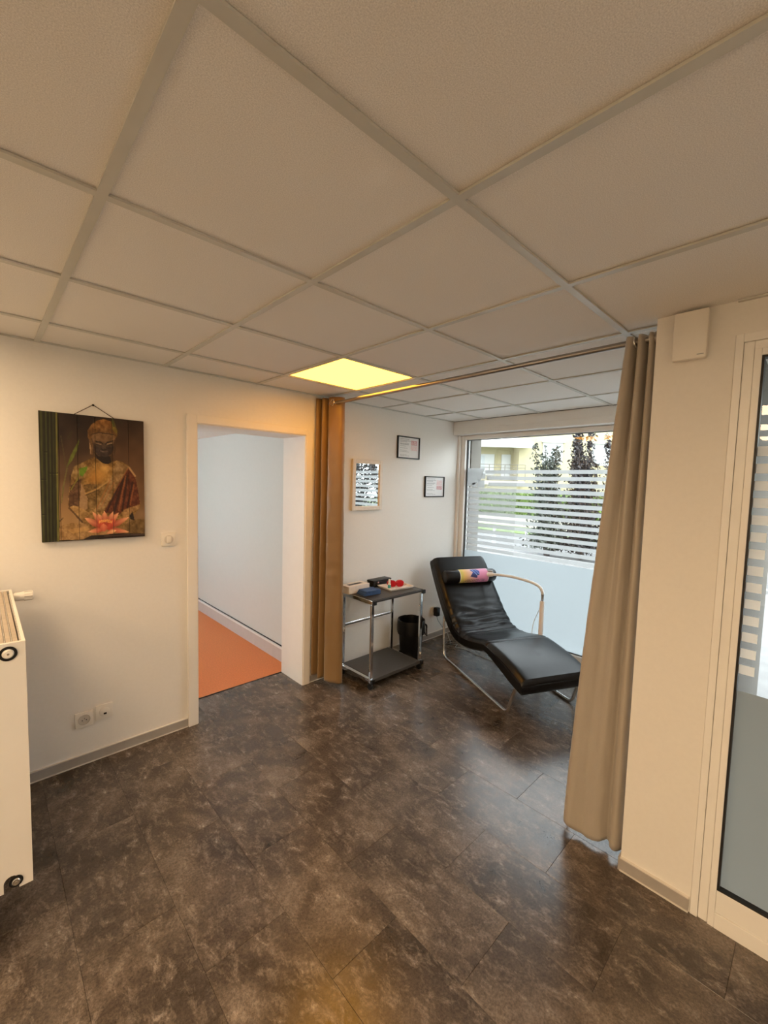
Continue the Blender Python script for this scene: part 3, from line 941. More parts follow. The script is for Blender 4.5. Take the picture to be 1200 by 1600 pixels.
        P([(945, 712), (1012, 800), (1042, 950), (1060, 1075), (900, 1130), (850, 1180), (690, 1160), (780, 1005), (865, 845)], (104, 56, 32), 1, 40)
        for a, b, w in (((900, 800), (800, 1150), 13), ((935, 790), (880, 1140), 10), ((985, 860), (930, 1110), 9), ((860, 860), (730, 1140), 9)):
            line(a, b, w, (52, 24, 16), .75)
        for a, b, w in (((915, 800), (845, 1140), 7), ((1000, 880), (960, 1080), 7), ((760, 840), (620, 1130), 6), ((945, 712), (800, 960), 6), ((800, 860), (670, 1100), 5)):
            line(a, b, w, (170, 120, 74), .6)
        line((950, 712), (1010, 795), 9, (188, 160, 120), .9)
        P([(1060, 1080), (1060, 1110), (1000, 1150), (930, 1200), (880, 1190), (900, 1130), (980, 1100)], (160, 132, 92), .9, 44)
        P([(950, 1190), (985, 1150), (1003, 1235), (960, 1225)], (42, 26, 18))
        # neck, head
        P([(600, 560), (645, 600), (760, 600), (792, 575), (800, 640), (745, 678), (690, 672), (628, 622)], (36, 24, 20))
        P([(765, 600), (792, 575), (800, 640), (770, 660)], (100, 76, 52), .8)
        P([(575, 380), (640, 360), (740, 362), (802, 380), (815, 430), (802, 520), (772, 580), (730, 607), (690, 608), (640, 590), (605, 540), (588, 470)], (126, 102, 72), 1, 30, (60, 46, 44), ('y', 440, 520))
        P([(540, 415), (538, 345), (572, 288), (635, 244), (700, 230), (762, 250), (805, 298), (836, 350), (835, 405), (812, 425), (802, 385), (740, 366), (640, 362), (585, 378), (575, 425), (555, 445)], (150, 112, 60), 1, 44, (112, 84, 44), ('y', 250, 380))
        line((578, 382), (650, 364), 5, (58, 38, 22), .8); line((650, 364), (800, 384), 5, (58, 38, 22), .8)
        P([(770, 250), (800, 240), (835, 345), (830, 390), (785, 330)], (120, 112, 40), .7, 20)
        P([(548, 438), (575, 428), (592, 500), (584, 588), (558, 588), (553, 500)], (120, 96, 64), 1, 30); line((560, 470), (568, 575), 4, (190, 170, 140), .8)
        P([(802, 436), (822, 428), (818, 540), (802, 592), (794, 556)], (84, 62, 42))
        line((618, 452), (672, 462), 6, (40, 28, 24)); line((672, 462), (690, 480), 5, (40, 28, 24)); line((735, 462), (790, 446), 6, (40, 28, 24)); line((735, 462), (712, 480), 5, (40, 28, 24))
        line((622, 472), (672, 484), 4, (150, 132, 110), .9); line((735, 478), (788, 468), 4, (176, 158, 130), .9)
        line((626, 484), (672, 492), 4, (28, 18, 18)); line((738, 490), (786, 482), 4, (28, 18, 18))
        P([(690, 470), (712, 470), (722, 525), (705, 534), (680, 524)], (92, 76, 66), .9); line((676, 530), (726, 530), 3, (30, 20, 20), .9)
        line((668, 548), (700, 556), 4, (150, 136, 124), .8); line((700, 556), (738, 548), 4, (120, 104, 96), .8); line((680, 566), (730, 566), 4, (104, 90, 84), .8)
        # plants
        P([(322, 722), (368, 590), (456, 430), (432, 540), (384, 640)], (112, 128, 52), .9, 20)
        P([(268, 1070), (285, 900), (325, 715), (338, 720), (306, 880), (280, 1060)], (120, 122, 74), .7, 20)
        line((270, 400), (322, 720), 5, (96, 92, 56), .6); line((345, 420), (380, 360), 16, (66, 60, 30), .5)
        P([(452, 722), (538, 700), (522, 750), (482, 806), (452, 785)], (104, 140, 36), 1, 24); line((370, 935), (455, 790), 5, (140, 150, 62), .8)
        line((250, 1255), (288, 1214), 5, (60, 52, 26), .7); line((785, 232), (800, 300), 8, (74, 84, 26), .8); line((860, 232), (890, 270), 4, (66, 66, 24), .6)
        # lotus
        P([(490, 1425), (560, 1390), (850, 1366), (1120, 1366), (1120, 1410), (60, 1470), (250, 1436)], (44, 26, 20))
        line((700, 1392), (1100, 1374), 5, (120, 104, 104), .6)
        def petal(bx, by, tx, ty, w, c0, c1):
            d = np.array([tx - bx, ty - by], float); Lp = np.hypot(*d); d /= Lp; n = np.array([-d[1], d[0]])
            pts = [(bx, by)] + [tuple(np.array([bx, by]) + d * Lp * f + n * w * g) for f, g in ((.2, .6), (.5, 1), (.8, .6))] + [(tx, ty)] + [tuple(np.array([bx, by]) + d * Lp * f - n * w * g) for f, g in ((.8, .6), (.5, 1), (.2, .6))]
            m_ = inpoly(X, Y, pts)
            f = np.clip(((X - bx) * d[0] + (Y - by) * d[1]) / Lp, 0, 1)[..., None]
            s = np.clip(np.abs((X - bx) * n[0] + (Y - by) * n[1]) / (w + 1e-6), 0, 1)[..., None]
            c = np.array(c0, float) * (1 - f) + np.array(c1, float) * f - 28 * s
            C[m_] = c[m_]
        pk, pl_, rd = (176, 76, 58), (238, 196, 160), (150, 52, 42)
        for tp in ((540, 1352, 26), (950, 1352, 24), (500, 1212, 34), (948, 1204, 30), (580, 1150, 30), (845, 1158, 28), (642, 1170, 30), (792, 1146, 32), (700, 1142, 36)):
            petal(715, 1322, tp[0], tp[1], tp[2], rd if tp[2] > 29 else pk, pl_)
        petal(715, 1330, 640, 1225, 40, (186, 84, 64), (214, 120, 96)); petal(720, 1330, 800, 1220, 38, (186, 84, 64), (210, 116, 92))
        petal(700, 1350, 690, 1270, 42, (196, 112, 88), (222, 150, 120)); petal(720, 1366, 820, 1335, 22, (206, 150, 116), (240, 206, 166))
        for k in range(9):
            line((650 + 15 * k, 1262 - 10 * math.sin(k / 8 * math.pi)), (655 + 15 * k, 1244 - 14 * math.sin(k / 8 * math.pi)), 4, (240, 196, 120))
        # bamboo
        def strip(xa, xb, ya_, yb_, c):
            f = np.clip((Y - 150) / 1300., 0, 1)
            l = xa + (ya_ - xa) * f; r = xb + (yb_ - xb) * f
            s = (X - l) / (r - l)
            m_ = (s > 0) & (s < 1)
            sh = (0.45 + 0.75 * np.exp(-((s - .62) / .22) ** 2))[..., None]
            cc = np.array(c, float) * sh + ((vnoise(X * 4, Y, 60, 3) - .5) * 16)[..., None]
            C[m_] = cc[m_]
        for q in ((30, 97, 62, 120, (66, 70, 36)), (97, 134, 120, 152, (72, 78, 42)), (134, 172, 152, 186, (66, 70, 38)), (172, 205, 186, 214, (56, 60, 30)), (205, 236, 214, 256, (112, 114, 62))):
            strip(*q)
        for (y, x0, x1) in ((770, 150, 240), (832, 60, 125), (560, 98, 134), (1180, 60, 120)):
            m_ = (np.abs(Y - y) < 5) & (X > x0) & (X < x1); C[m_] = C[m_] * .35
            m_ = (np.abs(Y - y - 12) < 4) & (X > x0) & (X < x1); C[m_] = C[m_] * 1.25
        C = np.clip(C, 0, 255)
        return np.clip(255 * (C / 255) ** 1.22 * np.array([1.04, 1.0, 0.95]), 0, 255)
    for k in range(6):
        xs_ = np.linspace(px0 + W * k + 0.0008, px0 + W * (k + 1) - 0.0008, NX)
        zs_ = np.linspace(pz1, pz0, NZ)
        XX, ZZ = np.meshgrid(xs_, zs_)
        u = (XX - px0) / (px1 - px0); v_ = (pz1 - ZZ) / (pz1 - pz0)
        w = h[6] * u + h[7] * v_ + 1
        PX = (h[0] * u + h[1] * v_ + h[2]) / w; PY = (h[3] * u + h[4] * v_ + h[5]) / w
        C = paint(PX, PY) / 255.
        C = np.where(C <= 0.04045, C / 12.92, ((C + 0.055) / 1.055) ** 2.4)
        nv = NX * NZ
        verts = [(x, yf, z) for z in zs_ for x in xs_]
        i0 = np.arange(nv).reshape(NZ, NX)
        faces = [(int(a), int(b_), int(c), int(d)) for a, b_, c, d in zip(i0[:-1, :-1].ravel(), i0[1:, :-1].ravel(), i0[1:, 1:].ravel(), i0[:-1, 1:].ravel())]
        cols = C.reshape(-1, 3)
        bverts = [(xs_[0], yf, pz1), (xs_[-1], yf, pz1), (xs_[-1], yf, pz0), (xs_[0], yf, pz0), (xs_[0], yb, pz1), (xs_[-1], yb, pz1), (xs_[-1], yb, pz0), (xs_[0], yb, pz0)]
        n0 = nv
        verts += bverts
        faces += [(n0, n0 + 1, n0 + 5, n0 + 4), (n0 + 1, n0 + 2, n0 + 6, n0 + 5), (n0 + 2, n0 + 3, n0 + 7, n0 + 6), (n0 + 3, n0, n0 + 4, n0 + 7), (n0 + 4, n0 + 5, n0 + 6, n0 + 7)]
        edge = np.array([[0.03, 0.02, 0.015]] * 8)
        cols = np.vstack([cols, edge])
        me = bpy.data.meshes.new('plank')
        me.from_pydata(verts, [], faces)
        ca = me.color_attributes.new('print', 'FLOAT_COLOR', 'POINT')
        ca.data.foreach_set('color', np.hstack([cols, np.ones((len(cols), 1))]).astype(np.float32).ravel())
        me.materials.append(M)
        link('plank', me, t)
    for z in (1.40, 1.85):
        MB().box(px0 + 0.03, px1 - 0.03, yb, YA, z, z + 0.03).build('batten', BARK, t)
    nx_, nz_ = 0.462, 2.024
    MB().tube([(0.365, YA - 0.012, 1.955), (nx_, YA - 0.012, nz_), (0.570, YA - 0.012, 1.955)], 0.0022, 6).build('hanging_cord', BARK, t)
    MB().lathe([(0.0, -0.018), (0.0055, -0.016), (0.0055, -0.012), (0.002, -0.012), (0.002, 0.0)], (nx_, YA, nz_ - 0.002), 'y', 10).build('nail', BLKP, t, smooth=True)
build_picture()

# ---- switch and sockets on the doorway wall
def plate(name, label, cat, x, z, s=0.082, grp=None):
    t = thing(name, label, cat, (x, YA, z - s / 2), grp)
    MB().box(x - s / 2, x + s / 2, YA - 0.010, YA, z - s / 2, z + s / 2, 0.003).build('cover_plate', PLAST, t, smooth=True)
    return t
t = plate('light_switch', 'white round-rocker light switch between picture and doorway', 'light switch', 0.842, 1.254)
MB().lathe([(0.026, 0.0), (0.026, -0.0115), (0.024, -0.0125), (0.0, -0.0125)], (0.842, YA, 1.254), 'y', 32).build('ring', mat('switch_ring', (0.66, 0.62, 0.56), 0.35, noise_scale=20), t, smooth=True)
MB().box(0.842 - 0.0135, 0.842 + 0.0135, YA - 0.018, YA - 0.011, 1.254 - 0.021, 1.254 + 0.021, 0.003).build('rocker', PLAST, t, smooth=True)
t = plate('power_socket', 'white power socket with round recess above the left baseboard', 'socket', 0.390, 0.263, 0.086)
MB().lathe([(0.029, 0.0), (0.029, -0.0125), (0.0265, -0.013), (0.0255, -0.0105), (0.0, -0.0105)], (0.390, YA, 0.263), 'y', 32).build('socket_well', mat('socket_grey', (0.55, 0.51, 0.45), 0.4, noise_scale=20), t, smooth=True)
for dx, dz in ((-0.0095, 0), (0.0095, 0)):
    MB().lathe([(0.003, -0.0104), (0.003, -0.0112), (0, -0.0112)], (0.390 + dx, YA, 0.263 + dz - .003), 'y', 10).build('pin_hole', BLKP, t)
MB().lathe([(0.0025, -0.0104), (0.0025, -0.019), (0, -0.019)], (0.390, YA, 0.263 + .009), 'y', 10).build('earth_pin', SATIN, t, smooth=True)
t = plate('data_socket', 'white data socket with small black port beside the power socket', 'socket', 0.487, 0.275, 0.086)
MB().lathe([(0.026, 0.0), (0.026, -0.0125), (0.024, -0.0135), (0.0, -0.0135)], (0.487, YA, 0.275), 'y', 32).build('insert', PLAST, t, smooth=True)
MB().box(0.482, 0.497, YA - 0.0142, YA - 0.013, 0.260, 0.270).build('port', BLKP, t)
t = plate('wall_outlet', 'white wall outlet low on the alcove wall beside the recliner', 'socket', 3.467, 0.30, 0.084)
MB().lathe([(0.027, 0.0), (0.027, -0.0125), (0.025, -0.0125), (0.0, -0.0115)], (3.467, YA, 0.30), 'y', 24).build('socket_well', MATS['socket_grey'], t, smooth=True)
t = thing('charger', 'black plug-in charger with thin cord in the alcove wall outlet', 'charger', (3.475, YA - .04, 0.26))
MB().box(3.452, 3.503, YA - 0.062, YA - 0.013, 0.245, 0.335, 0.006).build('adapter', BLKP, t, smooth=True)
cp = spline([(3.478, YA - .04, 0.247), (3.485, YA - .05, 0.20), (3.52, YA - .06, 0.15), (3.56, YA - .07, 0.10), (3.60, YA - .09, 0.05), (3.58, YA - .13, 0.006), (3.50, 2.60, 0.006), (3.44, 2.56, 0.006), (3.50, 2.52, 0.006), (3.42, 2.48, 0.006), (3.46, 2.40, 0.006), (3.42, 2.10, 0.006), (3.48, 1.78, 0.006)], 8)
MB().tube(cp, 0.0035, 8).build('cord', GREYP, t, smooth=True)
co = spline([(3.42 + .05 * math.cos(a) + .003 * a, 2.60 + .035 * math.sin(a) - .004 * a, 0.012 + .0012 * a) for a in [k * 0.55 for k in range(30)]], 3)
MB().tube(co, 0.0035, 6).build('coiled_cord', BLKP, t, smooth=True)

# ---- mirror and framed sheets on the alcove wall
def frame_on_wall(b, x0, x1, z0, z1, w, d, bev=0.002):
    b.box(x0, x0 + w, YA - d, YA, z0, z1, bev).box(x1 - w, x1, YA - d, YA, z0, z1, bev).box(x0 + w, x1 - w, YA - d, YA, z0, z0 + w, bev).box(x0 + w, x1 - w, YA - d, YA, z1 - w, z1, bev)
    return b
t = thing('wall_mirror', 'pale framed rectangular mirror reflecting the striped window', 'mirror', (2.48, YA, 1.395))
frame_on_wall(MB(), 2.300, 2.652, 1.395, 1.838, 0.036, 0.022, 0.004).build('frame', MFRAME, t)
MB().box(2.335, 2.617, YA - 0.010, YA - 0.004, 1.430, 1.803).build('mirror_glass', MIRROR, t)
def certificate(x0, x1, z0, z1, label, seed, redtop):
    rnd = random.Random(seed)
    t = thing('framed_certificate', label, 'picture frame', ((x0 + x1) / 2, YA, z0), 'framed sheets on the alcove wall')
    frame_on_wall(MB(), x0, x1, z0, z1, 0.010, 0.018, 0.0015).build('frame', BLKP, t)
    MB().box(x0 + .009, x1 - .009, YA - 0.008, YA - 0.004, z0 + .009, z1 - .009).build('sheet', PAPER, t)
    yy = YA - 0.0084
    w, h = x1 - x0, z1 - z0
    def mark(b, a0, a1, c0, c1):
        b.box(x0 + w * a0, x0 + w * a1, yy, yy + .0006, z0 + h * c0, z0 + h * c1)
    b = MB()
    for (c, l) in ((.86, .40), (.79, .48), (.74, .30), (.66, .42), (.62, .38), (.55, .26), (.46, .34), (.36, .30), (.30, .4), (.16, .3), (.12, .44)):
        a = 0.10 + rnd.uniform(0, .03)
        while a < 0.1 + l:
            q = a + rnd.uniform(.03, .08)
            mark(b, a, min(q, .1 + l + .02), c, c + (.028 if c > .6 else .018)); a = q + .012
    b.build('text_lines', INK, t)['kind'] = 'stuff'
    for mt, (cl, ch) in ((INKR, (.62, .84) if redtop else (.36, .54)), (INKP, (.38, .60) if redtop else (.56, .82))):
        b = MB()
        n = 7
        for i in range(n):
            c = cl + (ch - cl) * (i + .1) / n
            a = 0.60 + rnd.uniform(0, .02)
            while a < .88:
                q = min(.90, a + rnd.uniform(.02, .09))
                mark(b, a, q, c, c + (ch - cl) / n * rnd.uniform(.6, .95)); a = q + rnd.uniform(.006, .02)
        b.build('coloured_print', mt, t)['kind'] = 'stuff'
certificate(2.842, 3.150, 1.878, 2.088, 'black framed certificate, the upper one nearer the mirror', 4, True)
certificate(3.250, 3.558, 1.508, 1.720, 'black framed certificate, the lower one nearer the window', 5, False)

# ---- thermostat box on the pillar
t = thing('thermostat_box', 'white plastic box fixed high on the pillar under the ceiling', 'box', (XC, 0.39, 2.13))
MB().box(XC - 0.012, XC, 0.345, 0.440, 2.133, 2.298, 0.002).build('back_plate', PLAST, t)
MB().box(XC - 0.040, XC - 0.012, 0.338, 0.444, 2.128, 2.303, 0.005).build('cover', PLAST, t, smooth=True)
MB().box(XC - 0.0406, XC - 0.0395, 0.345, 0.366, 2.139, 2.142).build('maker_mark', GREYP, t)

# ---- curtain rod
RX, RZ = 1.985, 2.243
t = thing('curtain_rod', 'brushed metal curtain rod from the doorway wall to the pillar', 'curtain rod', (RX, YA, RZ))
MB().tube([(RX, YP + 0.01, RZ + .006), (RX, YA - 0.01, RZ - .004)], 0.0125, 16).build('rod', RODM, t, smooth=True)
MB().lathe([(0.026, 0.0), (0.026, -0.008), (0.018, -0.014), (0.018, -0.02)], (RX, YA, RZ - .004), 'y', 20).build('wall_bracket', RODM, t, smooth=True)
MB().lathe([(0.026, 0.0), (0.026, 0.008), (0.018, 0.014), (0.018, 0.02)], (RX, YP, RZ + .006), 'y', 20).build('wall_bracket', RODM, t, smooth=True)

# ---- curtains: cloth surface swept from a plan curve that changes with height
def cloth(name, plan, z0f, z1f, nz, mt, parent, th=0.0025, wr=0.0, seed=0):
    """plan(s, f) -> (x, y) for s in 0..1 along the cloth, f = 0 at the hem .. 1 at the top"""
    ns = 150
    verts, faces = [], []
    for i in range(nz + 1):
        f = i / nz
        for j in range(ns + 1):
            s = j / ns
            x, y = plan(s, f)
            z = z0f(s) + (z1f(s) - z0f(s)) * f
            if wr:
                q = noise.noise(Vector((s * 14 + seed, z * 9, seed))) * wr + noise.noise(Vector((s * 5 + seed, z * 26, 3 + seed))) * wr * .7
                x += q * .8; y += q * .5
            verts.append((x, y, z))
    for i in range(nz):
        for j in range(ns):
            a = i * (ns + 1) + j
            faces.append((a, a + 1, a + ns + 2, a + ns + 1))
    me = bpy.data.meshes.new(name)
    me.from_pydata(verts, [], faces)
    for p in me.polygons: p.use_smooth = True
    me.materials.append(mt)
    o = link(name, me, parent)
    md = o.modifiers.new('thickness', 'SOLIDIFY'); md.thickness = th; md.offset = 0
    return o
def lerp(a, b, t): return a + (b - a) * t
def plan_from(cpsf, n=10):
    cache = {}
    def plan(s, f):
        k = round(f, 5)
        if k not in cache:
            pts = spline([(x, y, 0) for x, y in cpsf(f)], n)
            d = [0]
            for a, b in zip(pts[:-1], pts[1:]): d.append(d[-1] + (b - a).length)
            cache[k] = (pts, d)
        pts, d = cache[k]
        q = s * d[-1]
        lo, hi = 0, len(d) - 1
        while hi - lo > 1:
            m_ = (lo + hi) // 2
            if d[m_] <= q: lo = m_
            else: hi = m_
        t = (q - d[lo]) / max(1e-9, d[hi] - d[lo])
        p = pts[lo].lerp(pts[hi], t)
        return p.x, p.y
    return plan
# left curtain: stacked tight against the wall
t = thing('curtain', 'warm-lit taupe satin eyelet curtain gathered beside the doorway', 'curtain', (1.98, 2.7, 0.03), 'curtains on the rod')
def cpsL(f):
    o = lerp(1.0, 0.85, f)
    a = lerp(0.012, 0.0, f)
    # zigzag from the wall outwards, last broad fold faces the room
    return [(1.930 - a, 2.810), (1.915 - a * 1.2, 2.792), (1.945 - a, 2.782), (2.03, 2.776), (2.045, 2.765), (1.965, 2.757 - a), (1.934 - a * 1.1, 2.742 - a), (1.950, 2.728 - a), (2.035, 2.722 - a), (2.050, 2.712), (1.985, 2.706 - a), (1.957 - a, 2.688 - a), (1.962 - a * .5, 2.660 - a * 2), (1.985, 2.622 - a * 3), (2.012, 2.598 - a * 3.4), (2.045, 2.604 - a * 3), (2.062, 2.645), (2.060, 2.680)]
hem = lambda s: 0.045 + 0.025 * (1 - s) * 1.0
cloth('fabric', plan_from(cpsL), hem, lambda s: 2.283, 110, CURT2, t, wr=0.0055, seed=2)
for k, (x, y) in enumerate(((1.966, 2.645), (1.985, 2.72), (1.985, 2.76))):
    MB().tube([(x - 0.006 + .004 * math.sin(a), y + 0.024 * math.sin(a), RZ - .004 + 0.024 * math.cos(a)) for a in [2 * math.pi * i / 20 for i in range(20)]], 0.0042, 8, closed=True).build('eyelet', CHROME, t, smooth=True)
# right curtain: gathered at the pillar, flaring out towards the floor
t = thing('curtain', 'beige satin eyelet curtain gathered against the pillar', 'curtain', (2.03, 0.62, 0.03), 'curtains on the rod')
def cpsR(f):
    # top: four tight folds ; bottom: two broad waves
    top = [(1.990, 0.514), (1.962, 0.522), (1.955, 0.532), (1.985, 0.540), (2.010, 0.545), (1.985, 0.552), (1.958, 0.560), (1.954, 0.572), (1.985, 0.578), (2.010, 0.584), (1.985, 0.590), (1.960, 0.598), (1.954, 0.612), (1.972, 0.622), (2.01, 0.628), (2.045, 0.632)]
    bot = [(2.060, 0.526), (2.015, 0.535), (1.995, 0.550), (2.005, 0.570), (2.030, 0.580), (2.040, 0.592), (2.025, 0.604), (2.005, 0.620), (1.995, 0.640), (1.996, 0.665), (2.002, 0.69), (1.995, 0.715), (1.985, 0.742), (1.990, 0.768), (2.03, 0.785), (2.10, 0.79)]
    g = f ** 1.25
    return [(lerp(b[0], a[0], g), lerp(b[1], a[1], g)) for a, b in zip(top, bot)]
cloth('fabric', plan_from(cpsR), lambda s: 0.030 + 0.02 * math.sin(s * 9) * s, lambda s: 2.268, 110, CURT, t, wr=0.003, seed=8)
for k, y in enumerate((0.536, 0.564, 0.592, 0.618)):
    MB().tube([(RX + .004 * math.sin(a) * (-1) ** k, y + .006 * math.cos(a), RZ + .004 + 0.022 * math.cos(a)) if False else (RX + 0.022 * math.sin(a), y + 0.004 * math.cos(a), RZ + .004 + 0.022 * math.cos(a)) for a in [2 * math.pi * i / 18 for i in range(18)]], 0.0035, 8, closed=True).build('eyelet', SATIN, t, smooth=True)

# ---- trolley
t = thing('trolley', 'two tier chrome and dark laminate trolley on black castors', 'trolley', (2.48, 2.57, 0))
tx0, tx1, ty0, ty1 = 2.178, 2.788, 2.375, 2.775
ZT, ZS = 0.722, 0.090
BROWN = CHROME
for x in (tx0, tx1 - 0.032):
    for z, zz in ((ZT - 0.032, ZT), (ZS - 0.032, ZS)):
        r_ = MB().box(x, x + 0.032, ty0 + 0.006, ty1, z, zz - 0.001, 0.003).build('side_rail', CHROME, t)
        MB().box(x - 0.001, x + 0.033, ty0 - 0.014, ty0 + 0.006, z - 0.001, zz, 0.003).build('end_cap', BLKP, r_)
MB().box(tx0 + 0.033, tx1 - 0.033, ty0 - 0.002, ty1, ZT - 0.018, ZT - 0.002, 0.002).build('top_panel', DARKP, t)
MB().box(tx0 + 0.012, tx1 - 0.012, ty0 + 0.006, ty1, ZT - 0.0012, ZT + 0.002).build('top_mat', DARKP, t)
MB().box(tx0 + 0.033, tx1 - 0.033, ty0 - 0.002, ty1, ZS - 0.026, ZS + 0.0, 0.002).build('bottom_shelf', SHELF, t)
for x in (tx0 + 0.002, tx1 - 0.030):
    for y in (ty0 + 0.012, ty1 - 0.03):
        MB().box(x, x + 0.028, y, y + 0.018, ZS, ZT - 0.032, 0.003).build('post', CHROME, t)
        c_ = MB().box(x + 0.004, x + 0.026, y - .004, y + 0.022, ZS - 0.042, ZS - 0.032).build('castor', BLKP, t)
        MB().lathe([(0.008, -0.011), (0.022, -0.011), (0.025, -0.006), (0.025, 0.006), (0.022, 0.011), (0.008, 0.011)], (x + 0.015, y + 0.012, 0.025), 'x', 20).build('wheel', BLKP, c_, smooth=True)
for z in (0.425, 0.440):
    MB().tube([(tx0 + 0.02, ty1 - 0.02, z), (tx1 - 0.02, ty1 - 0.02, z)], 0.0045, 8).build('back_bar', (CHROME if z > .43 else BLKP), t, smooth=True)

ZTT = ZT + 0.002
# tissue box
t = thing('tissue_box', 'pale printed carton tissue box at the curtain end of trolley', 'box', (2.25, 2.68, ZTT))
def yawbox(b, cx, cy, w, d, z0, z1, yaw, bev=0.003):
    tb = MB().box(-w / 2, w / 2, -d / 2, d / 2, z0, z1, bev)
    for v_ in tb.bm.verts:
        x, y = v_.co.x, v_.co.y
        v_.co.x = cx + x * math.cos(yaw) - y * math.sin(yaw); v_.co.y = cy + x * math.sin(yaw) + y * math.cos(yaw)
    b.merge(tb.bm)
    return b
yawbox(MB(), 2.262, 2.695, 0.235, 0.115, ZTT, ZTT + 0.062, 0.05, 0.002).build('carton', CARD, t)
yawbox(MB(), 2.262, 2.695, 0.15, 0.035, ZTT + 0.061, ZTT + 0.063, 0.05, 0.0005).build('slot', BLKP, t)
yawbox(MB(), 2.18, 2.6365, 0.025, 0.003, ZTT + 0.012, ZTT + 0.035, 0.05, 0.0005).build('printed_mark', INKD, t)
yawbox(MB(), 2.33, 2.644, 0.06, 0.003, ZTT + 0.012, ZTT + 0.022, 0.05, 0.0005).build('printed_mark', INKP, t)
# cloth
t = thing('folded_cloth', 'folded dark blue cloth at the front of the trolley top', 'cloth', (2.30, 2.56, ZTT))
for k, (w, d, z) in enumerate(((0.165, 0.115, 0.0), (0.160, 0.112, 0.013), (0.152, 0.106, 0.025))):
    o = yawbox(MB(), 2.30 + 0.003 * k, 2.560 - 0.002 * k, w, d, ZTT + z, ZTT + z + 0.013, -0.10 + .02 * k, 0.005).build('fold', BLUE, t, smooth=True)
# black box
t = thing('black_case', 'flat black case at the rear of the trolley against wall', 'case', (2.58, 2.735, ZTT))
yawbox(MB(), 2.575, 2.728, 0.22, 0.085, ZTT, ZTT + 0.042, 0.03, 0.005).build('case_body', BLKP, t, smooth=True)
yawbox(MB(), 2.575, 2.728, 0.225, 0.09, ZTT + 0.042, ZTT + 0.058, 0.03, 0.006).build('lid', BLKP, t, smooth=True)
yawbox(MB(), 2.52, 2.682, 0.018, 0.003, ZTT + 0.032, ZTT + 0.046, 0.03, 0.0006).build('clasp', SATIN, t)
# tray
t = thing('tray', 'shallow white tray holding small items on the trolley', 'tray', (2.62, 2.58, ZTT))
TC, TW, TD, TYW = (2.628, 2.570), 0.255, 0.185, -0.12
def tloc(x, y): return (TC[0] + x * math.cos(TYW) - y * math.sin(TYW), TC[1] + x * math.sin(TYW) + y * math.cos(TYW))
yawbox(MB(), *TC, TW - .02, TD - .02, ZTT, ZTT + 0.004, TYW, 0.001).build('tray_base', PLAST, t)
b = MB()
pr = []
for (w, d, z) in ((TW - .02, TD - .02, 0.001), (TW, TD, 0.018), (TW + .008, TD + .008, 0.018), (TW + .008, TD + .008, 0.015), (TW - .012, TD - .012, 0.0)):
    pr.append([b.bm.verts.new((*tloc(sx * w / 2, sy * d / 2), ZTT + z)) for sx, sy in ((-1, -1), (1, -1), (1, 1), (-1, 1))])
for A_, B_ in zip(pr[:-1], pr[1:]):
    for k in range(4): b.bm.faces.new((A_[k], A_[(k + 1) % 4], B_[(k + 1) % 4], B_[k]))
b.build('tray_rim', PLAST, t)
ZR = ZTT + 0.004
# bottle
bx, by = tloc(-0.082, -0.012)
t = thing('small_bottle', 'small white capped bottle with teal label on the tray', 'bottle', (bx, by, ZR))
MB().lathe([(0.0, 0.0), (0.0125, 0.0), (0.0135, 0.003), (0.0135, 0.038), (0.011, 0.044), (0.007, 0.047), (0.007, 0.052)], (bx, by, ZR), 'z', 20).build('bottle_body', PLAST, t, smooth=True)
MB().lathe([(0.0139, 0.006), (0.0139, 0.033)], (bx, by, ZR), 'z', 20).build('label_band', TEAL, t, smooth=True)
MB().lathe([(0.0095, 0.050), (0.0095, 0.068), (0.008, 0.080), (0.0, 0.081)], (bx, by, ZR), 'z', 16).build('cap', PLAST, t, smooth=True)
# goggles
gx, gy = tloc(0.0, -0.002)
t = thing('safety_goggles', 'red safety goggles lying on the white tray', 'goggles', (gx, gy, ZR))
ga = -0.5
def gl(x, y, z): return (gx + x * math.cos(ga) - y * math.sin(ga), gy + x * math.sin(ga) + y * math.cos(ga), ZR + z)
for s in (-1, 1):
    b = MB()
    pts = []
    for k in range(16):
        a = 2 * math.pi * k / 16
        pts.append((s * 0.036 + 0.034 * math.copysign(abs(math.cos(a)) ** .7, math.cos(a)), 0.031 + 0.028 * math.copysign(abs(math.sin(a)) ** .7, math.sin(a))))
    for dy0, dy1, mg in ((0.0, 0.026, 1.0),):
        A_ = [b.bm.verts.new(gl(x, -0.012 + .012 * abs(x) / .07, z)) for x, z in pts]
        B_ = [b.bm.verts.new(gl(x * 1.04, 0.018 + .012 * abs(x) / .07, z)) for x, z in pts]
        for k in range(16): b.bm.faces.new((A_[k], A_[(k + 1) % 16], B_[(k + 1) % 16], B_[k]))
        b.bm.faces.new(A_)
    b.build('lens_cup', REDP, t)
    MB().tube([gl(s * 0.070, 0.005, 0.04), gl(s * 0.074, 0.035, 0.038), gl(s * 0.06, 0.075, 0.012), gl(s * .055, 0.085, 0.006)], [0.005, 0.005, 0.004, 0.003], 8).build('temple', REDP, t, smooth=True)
MB().tube([gl(-0.012, -0.01, 0.038), gl(0, -0.016, 0.042), gl(0.012, -0.01, 0.038)], 0.005, 8).build('bridge', REDP, t, smooth=True)
